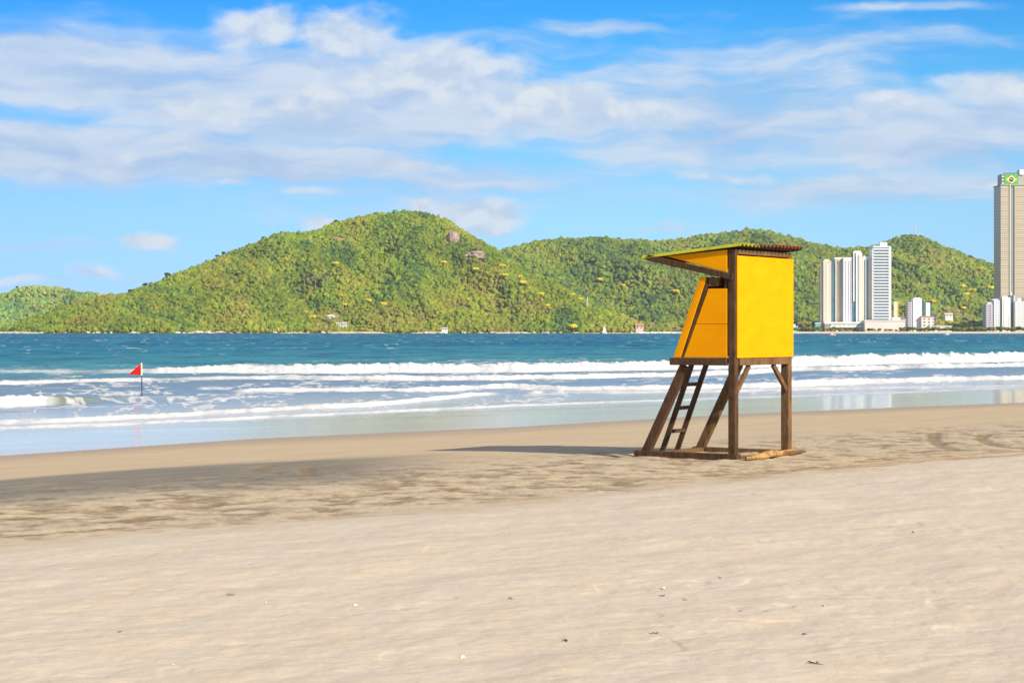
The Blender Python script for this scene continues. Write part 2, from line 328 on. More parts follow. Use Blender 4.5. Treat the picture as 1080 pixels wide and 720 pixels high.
def sea(N, b):
    P = N.node('ShaderNodeTexCoord').outputs['Object']; dd = N.attr('dsea'); fo = N.attr('foam'); fa = N.attr('face')
    rot = N.node('ShaderNodeVectorRotate'); rot.rotation_type = 'Z_AXIS'; rot.inputs['Angle'].default_value = -.5; N.put(rot.inputs[0], P)
    q = N.vec('MULTIPLY', rot.outputs[0], (.4, 1, 1))
    n1 = N.noise(q, .11, 6, .65); n2 = N.noise(q, 1.4, 4, .6); n0 = N.noise(q, .02, 4, .6)
    c = N.mix(N.rng(dd, 5, 26), N.mix(N.rng(N.noise(N.vec('MULTIPLY', rot.outputs[0], (.3, 3, 1)), .5, 5, .6), .35, .65), (.42, .42, .37), (.62, .59, .54)), (.17, .24, .30))
    c = N.mix(N.rng(dd, 5, .3), c, (.50, .455, .39))
    c = N.mix(N.rng(dd, 45, 80), c, (.055, .235, .265))
    c = N.mix(N.rng(dd, 90, 210), c, (.003, .115, .190))
    c = N.mix(N.rng(dd, 350, 1300), c, (.001, .078, .165))
    c = N.mix(N.math('MULTIPLY', N.rng(n1, .46, .64, 0, .55), N.rng(dd, 30, 90)), c, (.001, .045, .11))
    c = N.mix(N.math('MULTIPLY', N.rng(n0, .45, .6, 0, .5), N.rng(dd, 60, 200)), c, (.05, .24, .28))
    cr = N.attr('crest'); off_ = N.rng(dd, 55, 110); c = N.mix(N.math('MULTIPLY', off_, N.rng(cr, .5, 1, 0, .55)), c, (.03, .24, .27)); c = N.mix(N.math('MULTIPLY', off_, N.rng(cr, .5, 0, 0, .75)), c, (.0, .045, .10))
    c = N.mix(fa, c, (.19, .215, .085))
    fn = N.noise(P, 2.6, 5, .7)
    fm = N.math('MULTIPLY', fo, N.rng(fn, .25, .5, .55, 1.25), clamp=True)
    c = N.mix(fm, c, N.mix(N.rng(N.noise(P, 5.5, 4, .7), .3, .65), (.50, .52, .55), (.78, .77, .74)))
    N.put(b.inputs['Base Color'], c)
    N.put(b.inputs['Roughness'], N.math('ADD', N.rng(dd, 8, 50, .10, .40), N.math('MULTIPLY', fm, .5)))
    N.put(b.inputs['Specular IOR Level'], N.math('MULTIPLY', N.math('MULTIPLY', N.rng(dd, 14, 70, .11, .06), N.rng(dd, 0, 5, .45, 1)), N.math('SUBTRACT', 1.0, N.math('MULTIPLY', fm, .9))))
    b.inputs['IOR'].default_value = 1.333
    h = N.math('ADD', n2, N.math('MULTIPLY', n1, 5))
    N.put(b.inputs['Normal'], N.bump(h, N.rng(dd, 4, 40, .02, .7), .12))
SEAM = material('sea_water', sea, .2, .5)
fc = grid_faces(len(R), len(A))
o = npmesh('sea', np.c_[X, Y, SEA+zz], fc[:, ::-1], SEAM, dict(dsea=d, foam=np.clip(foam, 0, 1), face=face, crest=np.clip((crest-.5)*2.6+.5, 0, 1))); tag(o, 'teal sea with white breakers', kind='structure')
# ------------------------------------------------------------------ far shore, hills, forest
def ico(sub=2, jit=.25, seed=0, flat=1.0):
    bm = bmesh.new(); bmesh.ops.create_icosphere(bm, subdivisions=sub, radius=1); g = np.random.default_rng(seed)
    v = np.array([tuple(q.co) for q in bm.verts]); v *= (1+jit*(g.random((len(v), 1))*2-1)); v[:, 2] *= flat
    f = np.array([[q.index for q in t.verts] for t in bm.faces]); bm.free(); return v, f
CROWNS = [ico(2, .34, s, .9) for s in range(8)]
def leafmat(name, sat=1.0):
    def fn(N, b):
        P = N.node('ShaderNodeTexCoord').outputs['Object']; c = N.attr('tint', True)
        n = N.noise(P, .9, 3, .7)
        c = N.mix(1.0, c, N.mix(N.rng(n, .3, .7), (.60, .66, .6), (1.4, 1.35, 1.25)), 'MULTIPLY')
        N.put(b.inputs['Base Color'], c)
    return material(name, fn, .8, .15)
LEAF = leafmat('forest_leaves')
def soilfn(N, b):
    P = N.node('ShaderNodeTexCoord').outputs['Object']; n = N.noise(P, .05, 6, .65); bare = N.attr('bare')
    c = N.mix(N.rng(n, .35, .65), (.035, .06, .018), (.07, .10, .025))
    c = N.mix(bare, c, N.mix(N.rng(n, .3, .7), (.38, .27, .13), (.22, .19, .08))); N.put(b.inputs['Base Color'], c)
SOIL = material('hill_ground', soilfn, .9, .1)
PAL = np.array([(.175,.210,.018),(.130,.185,.018),(.085,.145,.020),(.220,.225,.020),(.055,.105,.024),(.185,.180,.032),(.150,.205,.015),(.22,.20,.04)])
class Hill:
    def __init__(s, sky, r0, rr, seed, tree):
        s.sx = np.array([q[0] for q in sky], float); s.sy = np.array([q[1] for q in sky], float); s.r0 = r0; s.rr = rr; s.seed = seed; s.tree = tree
    def H(s, X, Y):
        p = 540+F*X/Y; ridge = np.maximum((HZ-np.interp(p, s.sx, s.sy))/F, 0)
        r0 = s.r0(p) if callable(s.r0) else s.r0; rr = r0+40+(s.rr-r0-40)*np.clip(ridge/(ridge.max() if False else .055), .05, 1)
        Hr = np.maximum(ridge*rr+CH-s.tree, -3.)
        t = (Y-r0)/(rr-r0); up = np.clip(t, 0, 1)
        prof = up*(1.25-.25*up*up)*.55+.45*(3*up*up-2*up**3); prof = np.where(t > 1, np.clip(1-(t-1)*.55, 0, 1), prof)
        gl = fbm(X/95.+.35*Y/95., Y/230., 4, s.seed)-.5
        z = -1+(Hr+1)*prof+gl*np.minimum(Hr, 130)*.72*4*np.clip(up*(1-up), 0, .25)*(t < 1)
        z = np.where(Hr < 0, -1+0*z, z)
        return np.where(t < 0, -2., np.maximum(z, -1)), t
H1 = Hill([(-260,349),(-60,349),(0,348),(20,340),(40,333),(60,326),(85,318),(110,314),(130,312),(150,304),(175,294),(200,284),(225,273),(250,263),(275,255),(295,247),(320,246),(340,241),(355,234),(385,227),(410,224),(430,222),(450,225),(470,231),(485,241),(505,253),(525,266),(545,279),(570,293),(600,307),(620,318),(640,328),(670,338),(690,344),(720,350),(900,352)], 2500, 2860, 11, 3.6)
H2 = Hill([(300,349),(440,300),(520,267),(540,261),(570,254),(600,252),(640,253),(690,255),(720,252),(750,248),(790,245),(820,248),(850,256),(880,262),(900,263),(925,259),(945,252),(960,248),(975,251),(1000,262),(1030,274),(1055,281),(1080,286),(1200,310),(1400,345)], 2960, 3520, 23, 3.6)
H0 = Hill([(-500,330),(-300,318),(-60,318),(0,311),(20,303),(40,301),(60,303),(85,308.5),(110,310),(135,310),(200,315),(300,330),(380,348)], 3500, 3950, 37, 3.6)
# bare earth and rock patches on the hills: (px, py, rx, ry)
BARE = [(360,252,9,5),(395,331,12,3.5),(487,324,12,6),(515,331,14,3),(545,333,12,3),(462,336,14,2),(500,272,12,9),(478,252,8,8),(352,334,9,5),(367,342,7,4)]
def bare_at(X, Y, Z):
    p = 540+F*X/Y; q = HZ-F*(Z-CH)/Y; b = np.zeros_like(X)
    for (cx, cy, rx, ry) in BARE: b = np.maximum(b, 1-ss(.6, 1.1, np.hypot((p-cx)/rx, (q-cy)/ry)+1.5*(vn(p/3.5, q/2.2, 77)-.45)))
    return b
def make_hill(h, p0, p1, name, label, near_r, far_r, spacing, rad, tintshift, fname):
    P = np.linspace(p0, p1, int((p1-p0)/3.)); RY = np.arange(near_r, far_r, 7.)
    PP, YY = np.meshgrid(P, RY); X = ((PP-540)/F*YY).ravel(); Y = YY.ravel(); z, t = h.H(X, Y)
    ba = bare_at(X, Y, z) if h is H1 else np.zeros_like(X)
    o = npmesh(name, np.c_[X, Y, z], grid_faces(len(RY), len(P)), SOIL, dict(bare=ba)); tag(o, label, kind='structure')
    g = np.random.default_rng(h.seed)
    x0, x1 = (p0-540)/F*far_r, (p1-540)/F*far_r
    if p0-540 > 0: x0 = (p0-540)/F*near_r
    gx, gy = np.meshgrid(np.arange(x0, x1, spacing), np.arange(near_r+4, far_r, spacing*1.15)); gx = gx.ravel(); gy = gy.ravel()
    gx = gx+g.uniform(-.5, .5, gx.shape)*spacing; gy = gy+g.uniform(-.5, .5, gy.shape)*spacing
    pp = 540+F*gx/gy; z, t = h.H(gx, gy)
    ok = (pp > max(p0, -60)) & (pp < min(p1, 1140)) & (z > 1.0) & (t > 0) & (t < 1.12)
    ok &= (bare_at(gx, gy, z)*(.45+.75*g.random(len(gx))) < .42) if h is H1 else True
    gx, gy, z = gx[ok], gy[ok], z[ok]; n = len(gx)
    R_ = rad*(.55+.75*g.random(n)**1.5)*(1+.25*(fbm(gx/60, gy/60, 3, 5)-.5)); big = g.random(n) < .05; R_[big] *= 1.35
    low = fbm(gx/70., gy/110., 4, h.seed+3); mid = fbm(gx/22., gy/30., 3, h.seed+9)
    idx = np.clip(((low*.55+mid*.45-.30)/.4*5+g.random(n)*3.0-.3), 0, 7).astype(int)
    mapi = np.array([4, 2, 1, 6, 0, 3, 5, 7])
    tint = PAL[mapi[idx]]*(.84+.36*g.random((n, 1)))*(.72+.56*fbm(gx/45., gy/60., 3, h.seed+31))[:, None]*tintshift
    vs = []; fs = []; ts = []; off = 0; var = g.integers(0, 8, n); rot = g.random(n)*6.28
    for k in range(8):
        s = var == k; m = s.sum(); bv, bf = CROWNS[k]; c, sn = np.cos(rot[s])[:, None], np.sin(rot[s])[:, None]
        x = bv[None, :, 0]*c-bv[None, :, 1]*sn; y = bv[None, :, 0]*sn+bv[None, :, 1]*c
        Rk = R_[s][:, None]; st = (.75+.7*g.random(m))[:, None]
        v = np.stack([gx[s][:, None]+x*Rk, gy[s][:, None]+y*Rk, z[s][:, None]+(bv[None, :, 2]*st+.55)*Rk], 2).reshape(-1, 3)
        vs.append(v); fs.append((bf[None]+(np.arange(m)*len(bv))[:, None, None]+off).reshape(-1, 3)); off += m*len(bv)
        ts.append(np.repeat(tint[s], len(bv), 0)*(.88+.24*g.random((m*len(bv), 1))))
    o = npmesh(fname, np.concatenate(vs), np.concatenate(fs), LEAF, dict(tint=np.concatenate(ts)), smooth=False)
    print(fname, n); return o
f0 = make_hill(H0, -300, 380, 'distant_hill', 'low distant wooded hill', 3500, 4300, 5.6, 3.9, np.array([1.15,1.35,3.6]), 'distant_forest')  # leaf colour shifted pale blue: distance haze painted into the tint
tag(f0, 'pale hazy green forest covering the low hill at the far left', 'forest', kind='stuff')
f1 = make_hill(H1, -200, 760, 'wooded_headland', 'big wooded headland', 2498, 3150, 4.0, 3.2, np.array([1.02,1.04,1.]), 'headland_forest')
tag(f1, 'mixed green and olive forest covering the big rounded headland', 'forest', kind='stuff')
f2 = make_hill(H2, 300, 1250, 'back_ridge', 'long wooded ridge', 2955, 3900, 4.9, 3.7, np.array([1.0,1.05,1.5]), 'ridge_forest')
tag(f2, 'green forest covering the long ridge behind the yellow tower and the high rises', 'forest', kind='stuff')
# far flat coast with its pale beach
P = np.linspace(-700, 1900, 420); RY = np.r_[np.linspace(2490, 2545, 12), [2600, 2800, 3100, 3600, 4600, 8000]]
PP, YY = np.meshgrid(P, RY); X = ((PP-540)/F*YY).ravel(); Y = YY.ravel()
start = np.where(PP.ravel() > 700, 2512, 2494)+6*(fbm(PP.ravel()/25., PP.ravel()*0, 3, 8)-.5)
z = -1.2+3.2*ss(0, 26, Y-start)
def coast(N, b):
    P_ = N.node('ShaderNodeTexCoord').outputs['Object']; g = N.attr('green'); n = N.noise(P_, .1, 5)
    N.put(b.inputs['Base Color'], N.mix(g, N.mix(n, (.66, .56, .42), (.6, .48, .34)), N.mix(n, (.06, .09, .02), (.12, .14, .04))))
o = npmesh('far_beach', np.c_[X, Y, z], grid_faces(len(RY), len(P)), material('far_beach', coast, .9, .1), dict(green=ss(2535, 2548, Y))); tag(o, 'pale far beach and flat coast', kind='structure')
# rocks -------------------------------------------------------------
ROCK = plain('pale_rock', (.60, .52, .42), .85, .15, .3, .35, .4); ROCKG = plain('grey_rock', (.36, .30, .27), .85, .15, .35, .25, .5)
def rock(name, loc, sx, sy, sz, mat, seed, sub=3, jit=.12):
    v, f = ico(sub, jit, seed); v = v*(1+.25*np.sin(v[:, [1]]*3+seed)*np.cos(v[:, [0]]*2)); v = v*np.array([sx, sy, sz]); v[:, 2] = np.maximum(v[:, 2], -.5*sz)
    o = npmesh(name, v, f, mat, smooth=False); o.location = loc; return o
CLIFF = plain('pinkish_rock', (.36, .27, .23), .9, .1, .45, .35, .6)
for (cx, cy, rx, ry, s, lab) in [(478,252,6.5,7.5,3,'tall pale pinkish cliff rock high on the right shoulder of the headland'),(502,270,9.5,6.0,5,'broad grey and pink cliff rock below the taller one on the headland'),(487,263,2.5,2.5,6,'small round boulder between the two cliff rocks on the headland')]:
    Yr = 2700.
    for it in range(400):          # walk out until the sight line meets the hill
        q = at(cx, cy+ry*.6, Yr); hz, _ = H1.H(np.array([q.x]), np.array([Yr]))
        if hz[0] >= q.z: break
        Yr += 1.5
    q = at(cx, cy, Yr); k = Yr/F
    o = rock('cliff_rock', (q.x, Yr+4, q.z), rx*k, 9, ry*k, CLIFF, s, 3, .22); tag(o, lab, 'rock')
g = random.Random(4); protos = [rock('shore_boulder', (0, -500, -50), 1, .9, .8, ROCK, 20+k, 2, .2) for k in range(4)]; used = [False]*4
spots = []
for i in range(110):
    p = g.uniform(-8, 690)
    if g.random() < .35: p = g.choice([52, 105, 150, 215, 222, 300, 320, 470, 512, 560])+g.gauss(0, 9)
    spots.append((p, g.uniform(2494, 2503), g.uniform(1.0, 2.6)*(1.4 if 195 < p < 240 else 1)))
for i, (p, Yr, s) in enumerate(spots):
    k = i % 4
    if not used[k]: o = protos[k]; used[k] = True
    else: o = protos[k].copy(); COL.objects.link(o)
    o.location = ((p-540)/F*Yr, Yr, -.3+s*.35); o.scale = (s*g.uniform(1, 2.2), s, s*g.uniform(.5, .9)); o.rotation_euler = (0, 0, g.uniform(0, 6))
    tag(o, 'pale boulder in the rocky strip at the foot of the headland', 'boulder', 'boulders along the headland shore')
# trees that stand out -----------------------------------------------
BARK = plain('pale_bark', (.42, .34, .27), .85, .1, .25, .5); BARKD = plain('dark_bark', (.12, .085, .06), .9, .1, .25, .5)
def crown_blobs(spec, tint, seed):
    g = np.random.default_rng(seed); vs = []; fs = []; ts = []; off = 0
    for (x, y, z, rx, rz) in spec:
        v, f = ico(3, .22, int(g.integers(1e6))); v = v*np.array([rx, rx, rz])+np.array([x, y, z]); vs.append(v); fs.append(f+off); off += len(v)
        ts.append(np.tile(np.array(tint)*g.uniform(.75, 1.25), (len(v), 1))*(.75+.5*g.random((len(v), 1))))
    return np.concatenate(vs), np.concatenate(fs), np.concatenate(ts)
def tree_proto(name, h, r, n, tint, seed, bark, flat=.75, spread=.7):
    g = np.random.default_rng(seed); t = thing(name, (0, -500, -50), 'tree', 'tree')
    m = MB(); m.tube((0, 0, -1), (.1*h*.3, 0, h*.62), r*.09, r*.055, 7)
    spec = []
    for i in range(n):
        a = 6.28*i/n+g.random(); q = r*spread*math.sqrt(g.random()); x, y = q*math.cos(a), q*math.sin(a); zc = h-r*flat*(.5+.5*g.random())
        m.tube((.02*h, 0, h*.45), (x, y, zc), r*.045, r*.015, 5); spec.append((x, y, zc, r*g.uniform(.30, .48), r*flat*g.uniform(.3, .5)))
    m.build('trunk', bark, t); v, f, tn = crown_blobs(spec, tint, seed+1)
    npmesh('crown', v, f, LEAF, dict(tint=tn), smooth=False, parent=t); return t
def hit(h, cx, cy, y0):
    Yr = y0
    for it in range(700):
        q = at(cx, cy, Yr); hz, _ = h.H(np.array([q.x]), np.array([Yr]))
        if hz[0] >= q.z-.3: break
        Yr += 1.2
    return Vector((q.x, Yr, hz[0]))
def place(protos, spots, labelfn, cat, group):
    used = set()
    for i, (loc, s) in enumerate(spots):
        k = i % len(protos); o = protos[k] if k not in used else copy_tree(protos[k]); used.add(k)
        o.location = loc; o.scale = (s, s, s); o.rotation_euler = (0, 0, random.uniform(0, 6)); tag(o, labelfn(i), cat, group)
yel = [tree_proto('flowering_tree', 8.5, 4.6, 18, (.62, .50, .02), 40+k, BARKD, .75, .75) for k in range(3)]
YS = [(H1,354,281,1.1,'alone high on the middle of the headland'),(H1,332,287,.6,'small, left of the tall pale trunks'),(H1,364,323,.8,''),(H1,388,319,1.0,''),(H1,404,324,1.1,''),(H1,330,337,1.1,''),(H1,322,330,.7,''),(H1,433,331,.6,''),
      (H1,468,279,1.0,''),(H1,502,287,1.1,''),(H1,515,290,.9,''),(H1,530,282,.9,''),(H1,533,293,1.1,''),(H1,551,301,1.1,''),(H1,549,293,.8,''),(H1,568,292,.8,''),(H1,570,313,1.0,''),(H1,577,324,.8,''),(H1,604,312,.8,''),(H1,612,317,.8,''),(H1,604,348.5,1.3,''),(H1,260,288,.5,''),
      (H2,632,297,.9,''),(H2,657,303,.9,''),(H2,712,311,1.2,''),(H2,1034,286,1.0,''),(H2,1052,289,1.1,''),(H2,1045,306,1.0,''),(H2,1026,309,1.0,''),(H2,1015,304,.9,''),(H2,1019,313,1.0,''),(H2,984,320,.9,''),(H2,1016,327,.8,'')]
sp = []; labs = []
for (h, cx, cy, s, _) in YS:
    sp.append((hit(h, cx, cy+2, 2495 if h is H1 else 2962), s*(1.0 if h is H1 else 1.25)))
place(yel, sp, lambda i: 'bright yellow blossoming tree in the forest of the headland' if YS[i][0] is H1 else 'bright yellow blossoming tree in the forest of the back ridge', 'tree', None)
for o in [o for o in COL.objects if o.name.startswith('flowering_tree')]: o['group'] = 'yellow blossoming trees on the headland' if 'headland' in o['label'] else 'yellow blossoming trees on the back ridge'
euc = [tree_proto('eucalyptus_tree', 20, 3.6, 9, (.11, .12, .04), 60+k, BARK, 1.1, .6) for k in range(2)]
EX = [(321,305),(325,305.5),(329,305),(333,306),(341,305.5),(345,304)]
place(euc, [(hit(H1, a, b, 2495), .95+.1*(i % 3)) for i, (a, b) in enumerate(EX)], lambda i: 'tall eucalyptus with a bare pale trunk in the stand on the headland slope', 'tree', 'pale trunked eucalyptus stand')
dk = [tree_proto('emergent_tree', 10, 4.2, 9, (.045, .075, .028), 80+k, BARKD, .8, .6) for k in range(2)]
EM = [(18,303,H0,.8),(137,309.5,H1,.9),(153,302,H1,1.0),(159,300,H1,.7),(177,291.5,H1,1.15),(229,270,H1,.8),(236,268,H1,.9),(354,234,H1,.8),(398,225,H1,.7),(496,248,H1,.5),(514,259,H1,.5),(299,248,H1,.6),(745,248.5,H2,.8),(652,254,H2,.9),(1024,272,H2,.8)]
def ridge_spot(h, cx):
    best = None
    for Yr in np.arange(2520, 4200, 6.):
        X_ = (cx-540)/F*Yr; z_, t_ = h.H(np.array([X_]), np.array([Yr])); e = (z_[0]-CH)/Yr
        if best is None or e > best[0]: best = (e, X_, Yr, z_[0])
    return Vector(best[1:])
place(dk, [(ridge_spot(h, a), s) for (a, b, h, s) in EM], lambda i: 'dark tree standing above its neighbours on the skyline of the '+{id(H0): 'low left hill', id(H1): 'headland', id(H2): 'back ridge'}[id(EM[i][2])], 'tree', None)
for o in [o for o in COL.objects if o.name.startswith('emergent_tree')]: o['group'] = 'skyline trees, '+o['label'].split(' of the ')[-1]
# ------------------------------------------------------------------ lifeguard tower
def woodfn(c0, c1):
    def fn(N, b):
        P = N.node('ShaderNodeTexCoord').outputs['Object']
        n = N.noise(N.vec('MULTIPLY', P, (9, 9, 2.0)), 2.2, 6, .65); m_ = N.noise(P, 3.0, 4); k = N.noise(P, 30, 4, .7)
        c = N.mix(N.rng(n, .35, .65), c0, c1); c = N.mix(N.rng(m_, .5, .75, 0, .5), c, tuple(x*1.5 for x in c1))
        c = N.mix(N.rng(k, .62, .75, 0, .5), c, tuple(x*.5 for x in c0))
        N.put(b.inputs['Base Color'], c); N.put(b.inputs['Normal'], N.bump(n, .5, .01))
    return fn
WOOD = material('brown_stained_wood', woodfn((.050, .026, .013), (.105, .056, .028)), .7, .2)
WOODW = material('weathered_brown_wood', woodfn((.085, .046, .021), (.20, .115, .055)), .8, .15)
def yelfn(N, b):
    P = N.node('ShaderNodeTexCoord').outputs['Object']
    n = N.noise(N.vec('MULTIPLY', P, (1.2, 1.2, 2.5)), 2.0, 6, .6); sc_ = N.noise(N.vec('MULTIPLY', P, (2, 2, 14)), 3, 5, .7); k = N.noise(P, 34, 4, .7)
    c = N.mix(N.rng(n, .3, .7), (.82, .315, .0), (.90, .37, .001))
    c = N.mix(N.rng(sc_, .62, .80, 0, .35), c, (.50, .25, .01)); c = N.mix(N.rng(k, .68, .76, 0, .5), c, (.35, .17, .02))
    N.put(b.inputs['Base Color'], c); N.put(b.inputs['Normal'], N.bump(n, .15, .01))
YEL = material('yellow_paint', yelfn, .7, .08)
ROT = math.atan2(.828, .558); OX, OY = 1.03, .90
tw_loc = Vector((3.63, 32.4, 0))+Vector((.558*OX-.828*OY, .828*OX+.558*OY, 0))
T = thing('lifeguard_tower', tw_loc, 'yellow wooden lifeguard tower on brown stilts standing on the sand', 'lifeguard tower', rz=ROT)
OFF = Vector((OX, OY, 0))
def part(name, mb, mat, parent=T, bevel=.006, label=None):
    o = mb.build(name, mat, parent, bevel, OFF)
    if label: o['label'] = label
    return o
part('post', MB().box((-.015, -.005, -.15), (.112, .12, 3.44)), WOOD)
part('post', MB().box((1.94, -.005, -.15), (2.08, .135, 3.44)), WOODW)
for x in (.065, 1.985): part('slanted_leg', MB().beam((x, 1.76, -.03), (x, .965, 1.535), .145, .11, (1, 0, 0)), WOOD if x < 1 else WOODW)
part('sill', MB().box((-.05, -.06, -.03), (.085, 1.88, .105)), WOOD)
part('sill', MB().box((1.93, .14, -.03), (2.06, 1.86, .075)), WOODW)
part('sill', MB().box((.09, 1.62, -.03), (1.925, 1.72, .07)), WOODW)
part('sill', MB().box((.125, .01, -.03), (1.935, .11, .05)), WOODW)
part('platform_beam', MB().box((-.045, .14, 1.545), (.03, 1.20, 1.665)), WOOD)
part('platform_beam', MB().box((2.03, .14, 1.545), (2.10, 1.20, 1.665)), WOOD)
part('platform_beam', MB().box((.125, -.03, 1.545), (1.935, .04, 1.662)), WOODW)
part('platform_beam', MB().box((.035, 1.12, 1.545), (2.025, 1.19, 1.64)), WOOD)
part('floor', MB().box((.035, .045, 1.60), (2.025, 1.115, 1.645)), WOODW)
part('brace', MB().beam((.125, .035, 1.13), (.56, .035, 1.545), .08, .05, (0, 1, 0)), WOODW, bevel=0)
part('brace', MB().beam((1.94, .035, 1.10), (1.43, .035, 1.545), .08, .05, (0, 1, 0)), WOODW, bevel=0)
part('back_panel', MB().box((.03, -.032, 1.667), (2.085, -.008, 3.335)), YEL)
for zc in (1.72, 3.28):
    for k in range(7): part('nail_head', MB().tube((.08+k*.32, -.032, zc), (.08+k*.32, -.0355, zc), .011, .009, 8), bpy.data.materials['weathered_brown_wood'], bevel=0)
part('header_beam', MB().box((.125, .0, 3.36), (1.935, .07, 3.44)), WOODW)
part('roof_beam', MB().box((.0, 1.02, 3.29), (2.08, 1.09, 3.36)), WOOD)
part('roof_beam', MB().box((.0, 1.52, 3.28), (2.08, 1.58, 3.335)), WOOD)
for x0, x1 in ((-.012, .012), (2.05, 2.075)):
    part('side_panel', MB().prism([(.14, 1.668), (.95, 1.668), (.728, 2.215), (.14, 2.215)], 0, x0, x1), YEL)
    part('side_panel', MB().prism([(.14, 2.221), (.725, 2.221), (.49, 2.80), (.14, 2.80)], 0, x0, x1), YEL)
    part('front_stud', MB().prism([(.955, 1.667), (1.0, 1.667), (.53, 2.93), (.49, 2.85)], 0, x0-.004, x1+.02), WOOD)
    part('front_trim', MB().prism([(1.004, 1.667), (1.115, 1.667), (.605, 3.0), (.53, 3.0), (.533, 2.94)], 0, x0-.01, x1+.002), YEL)
    part('visor_panel', MB().prism([(.14, 3.435), (1.28, 3.352), (1.20, 3.33), (.14, 3.06)], 0, x0-.002, x1-.002), YEL)
    part('visor_beam', MB().beam((x0-.03, .02, 2.985), (x0-.03, 1.62, 3.335), .10, .045, (1, 0, 0)) if x0 < 1 else MB().beam((x1+.03, .02, 2.985), (x1+.03, 1.62, 3.335), .10, .045, (1, 0, 0)), WOOD)
M_ = MB(); M_.prism([(1.115, 1.667), (1.145, 1.667), (.635, 3.0), (.608, 3.0)], 0, -.02, 2.083); part('front_panel', M_, YEL)
part('front_rail', MB().box((-.01, .30, 2.84), (2.07, .485, 2.985)), WOODW)
part('front_stud', MB().box((.0, .14, 2.81), (.05, .20, 3.03)), WOOD)
lad = part('ladder', MB().beam((.72, 1.80, -.02), (.72, 1.20, 1.54), .09, .045, (1, 0, 0)), WOOD)
part('rail', MB().beam((1.24, 1.80, -.02), (1.24, 1.20, 1.54), .09, .045, (1, 0, 0)), WOOD, lad)
for zr in (.40, .80, 1.20): part('rung', MB().box((.744, 1.80-.6*(zr/1.56)-.045, zr-.03), (1.216, 1.80-.6*(zr/1.56)+.045, zr+.03)), WOOD, lad)
def roofmat(name, c, c2): return plain(name, c, .6, .3, .25, 5, .2)
def roof_sheet(x0, x1, y0, y1, dz, mat, lab):
    n = int((x1-x0)/.011); xs = np.linspace(x0, x1, n); w_ = .023*np.cos(2*math.pi*xs/.135); V = []; rows = 6
    for th in (0, -.008):
        for j in range(rows):
            y = y0+(y1-y0)*j/(rows-1); zb = 3.515+dz-(y+.12)*.092
            for i, x in enumerate(xs): V.append((x-OX, y-OY, zb+w_[i]+th))
    f = grid_faces(rows, n); k = rows*n; fl = [list(q) for q in f]+[list((q+k)[::-1]) for q in f]
    for j in (0, rows-1):
        for i in range(n-1): a = j*n+i; fl.append([a, a+k, a+k+1, a+1])
    for i in (0, n-1):
        for j in range(rows-1): a = j*n+i; fl.append([a, a+n, a+n+k, a+k])
    o = npmesh('roof_sheet', V, np.array(fl), mat, smooth=False, parent=T); o['label'] = lab
roof_sheet(-.07, .62, -.14, 1.74, 0, roofmat('lime_roof', (.40, .40, .02), 0), 'lime green corrugated roof sheet on the near side')
roof_sheet(.50, 1.20, -.13, 1.73, .012, roofmat('ochre_roof', (.16, .10, .035), 0), 'ochre brown corrugated roof sheet in the middle')
roof_sheet(1.10, 2.22, -.14, 1.74, .020, roofmat('rust_roof', (.26, .06, .03), 0), 'rusty red corrugated roof sheet on the far side')
roof_sheet(-.05, 2.20, -.12, 1.72, -.010, plain('roof_underside', (.05, .035, .025), .8, .1, .2, 6), 'dark brown underside of the roof')
# driftwood against the tower base
def lumpy(name, pts, rad, mat, seed, parent=None, nseg=10):
    g = np.random.default_rng(seed); V = []; P_ = []
    pts = np.array(pts, float); t = np.linspace(0, len(pts)-1, 26); C = np.stack([np.interp(t, range(len(pts)), pts[:, k]) for k in range(3)], 1); rr = np.interp(t, range(len(rad)), rad)
    for i, c in enumerate(C):
        dvec = C[min(i+1, 25)]-C[max(i-1, 0)]; dvec /= np.linalg.norm(dvec); s_ = np.cross(dvec, [0, 0, 1]); s_ /= np.linalg.norm(s_); u_ = np.cross(s_, dvec)
        for k in range(nseg):
            a = 6.283*k/nseg; q = rr[i]*(1+.25*math.sin(3*a+i*.3)+.25*(g.random()-.5)); V.append(c+(s_*math.cos(a)+u_*math.sin(a))*q)
    f = [[i*nseg+k, i*nseg+(k+1) % nseg, (i+1)*nseg+(k+1) % nseg, (i+1)*nseg+k] for i in range(25) for k in range(nseg)]
    return npmesh(name, V, np.array(f), mat, smooth=True, parent=parent)
DRIFT = material('driftwood', woodfn((.20, .11, .045), (.48, .30, .12)), .85, .1)
def loc2w(x, y, z): return tuple(tw_loc+Vector((.558*(x-OX)-.828*(y-OY), .828*(x-OX)+.558*(y-OY), z)))
P0 = [loc2w(-.05, -.22, .05), loc2w(.45, -.25, .045), loc2w(.9, -.20, .07), loc2w(1.4, -.13, .06), loc2w(1.95, -.1, .08), loc2w(2.18, -.1, .17)]
drift = lumpy('driftwood_log', P0, [.02, .055, .06, .04, .025, .008], DRIFT, 3); tag(drift, 'long pale yellowish driftwood branch lying against the foot of the lifeguard tower', 'driftwood')
P1 = [loc2w(.30, -.12, .05), loc2w(1.0, -.08, .05), loc2w(1.7, -.16, .04), loc2w(2.16, -.22, .05)]
lumpy('driftwood_log', P1, [.02, .045, .04, .015], plain('dark_driftwood', (.16, .085, .04), .85, .1, .3, 8, .4), 5)
tag([o for o in COL.objects if o.name.startswith('driftwood_log')][-1], 'thin dark brown branch between the pale driftwood and the tower sill', 'driftwood')
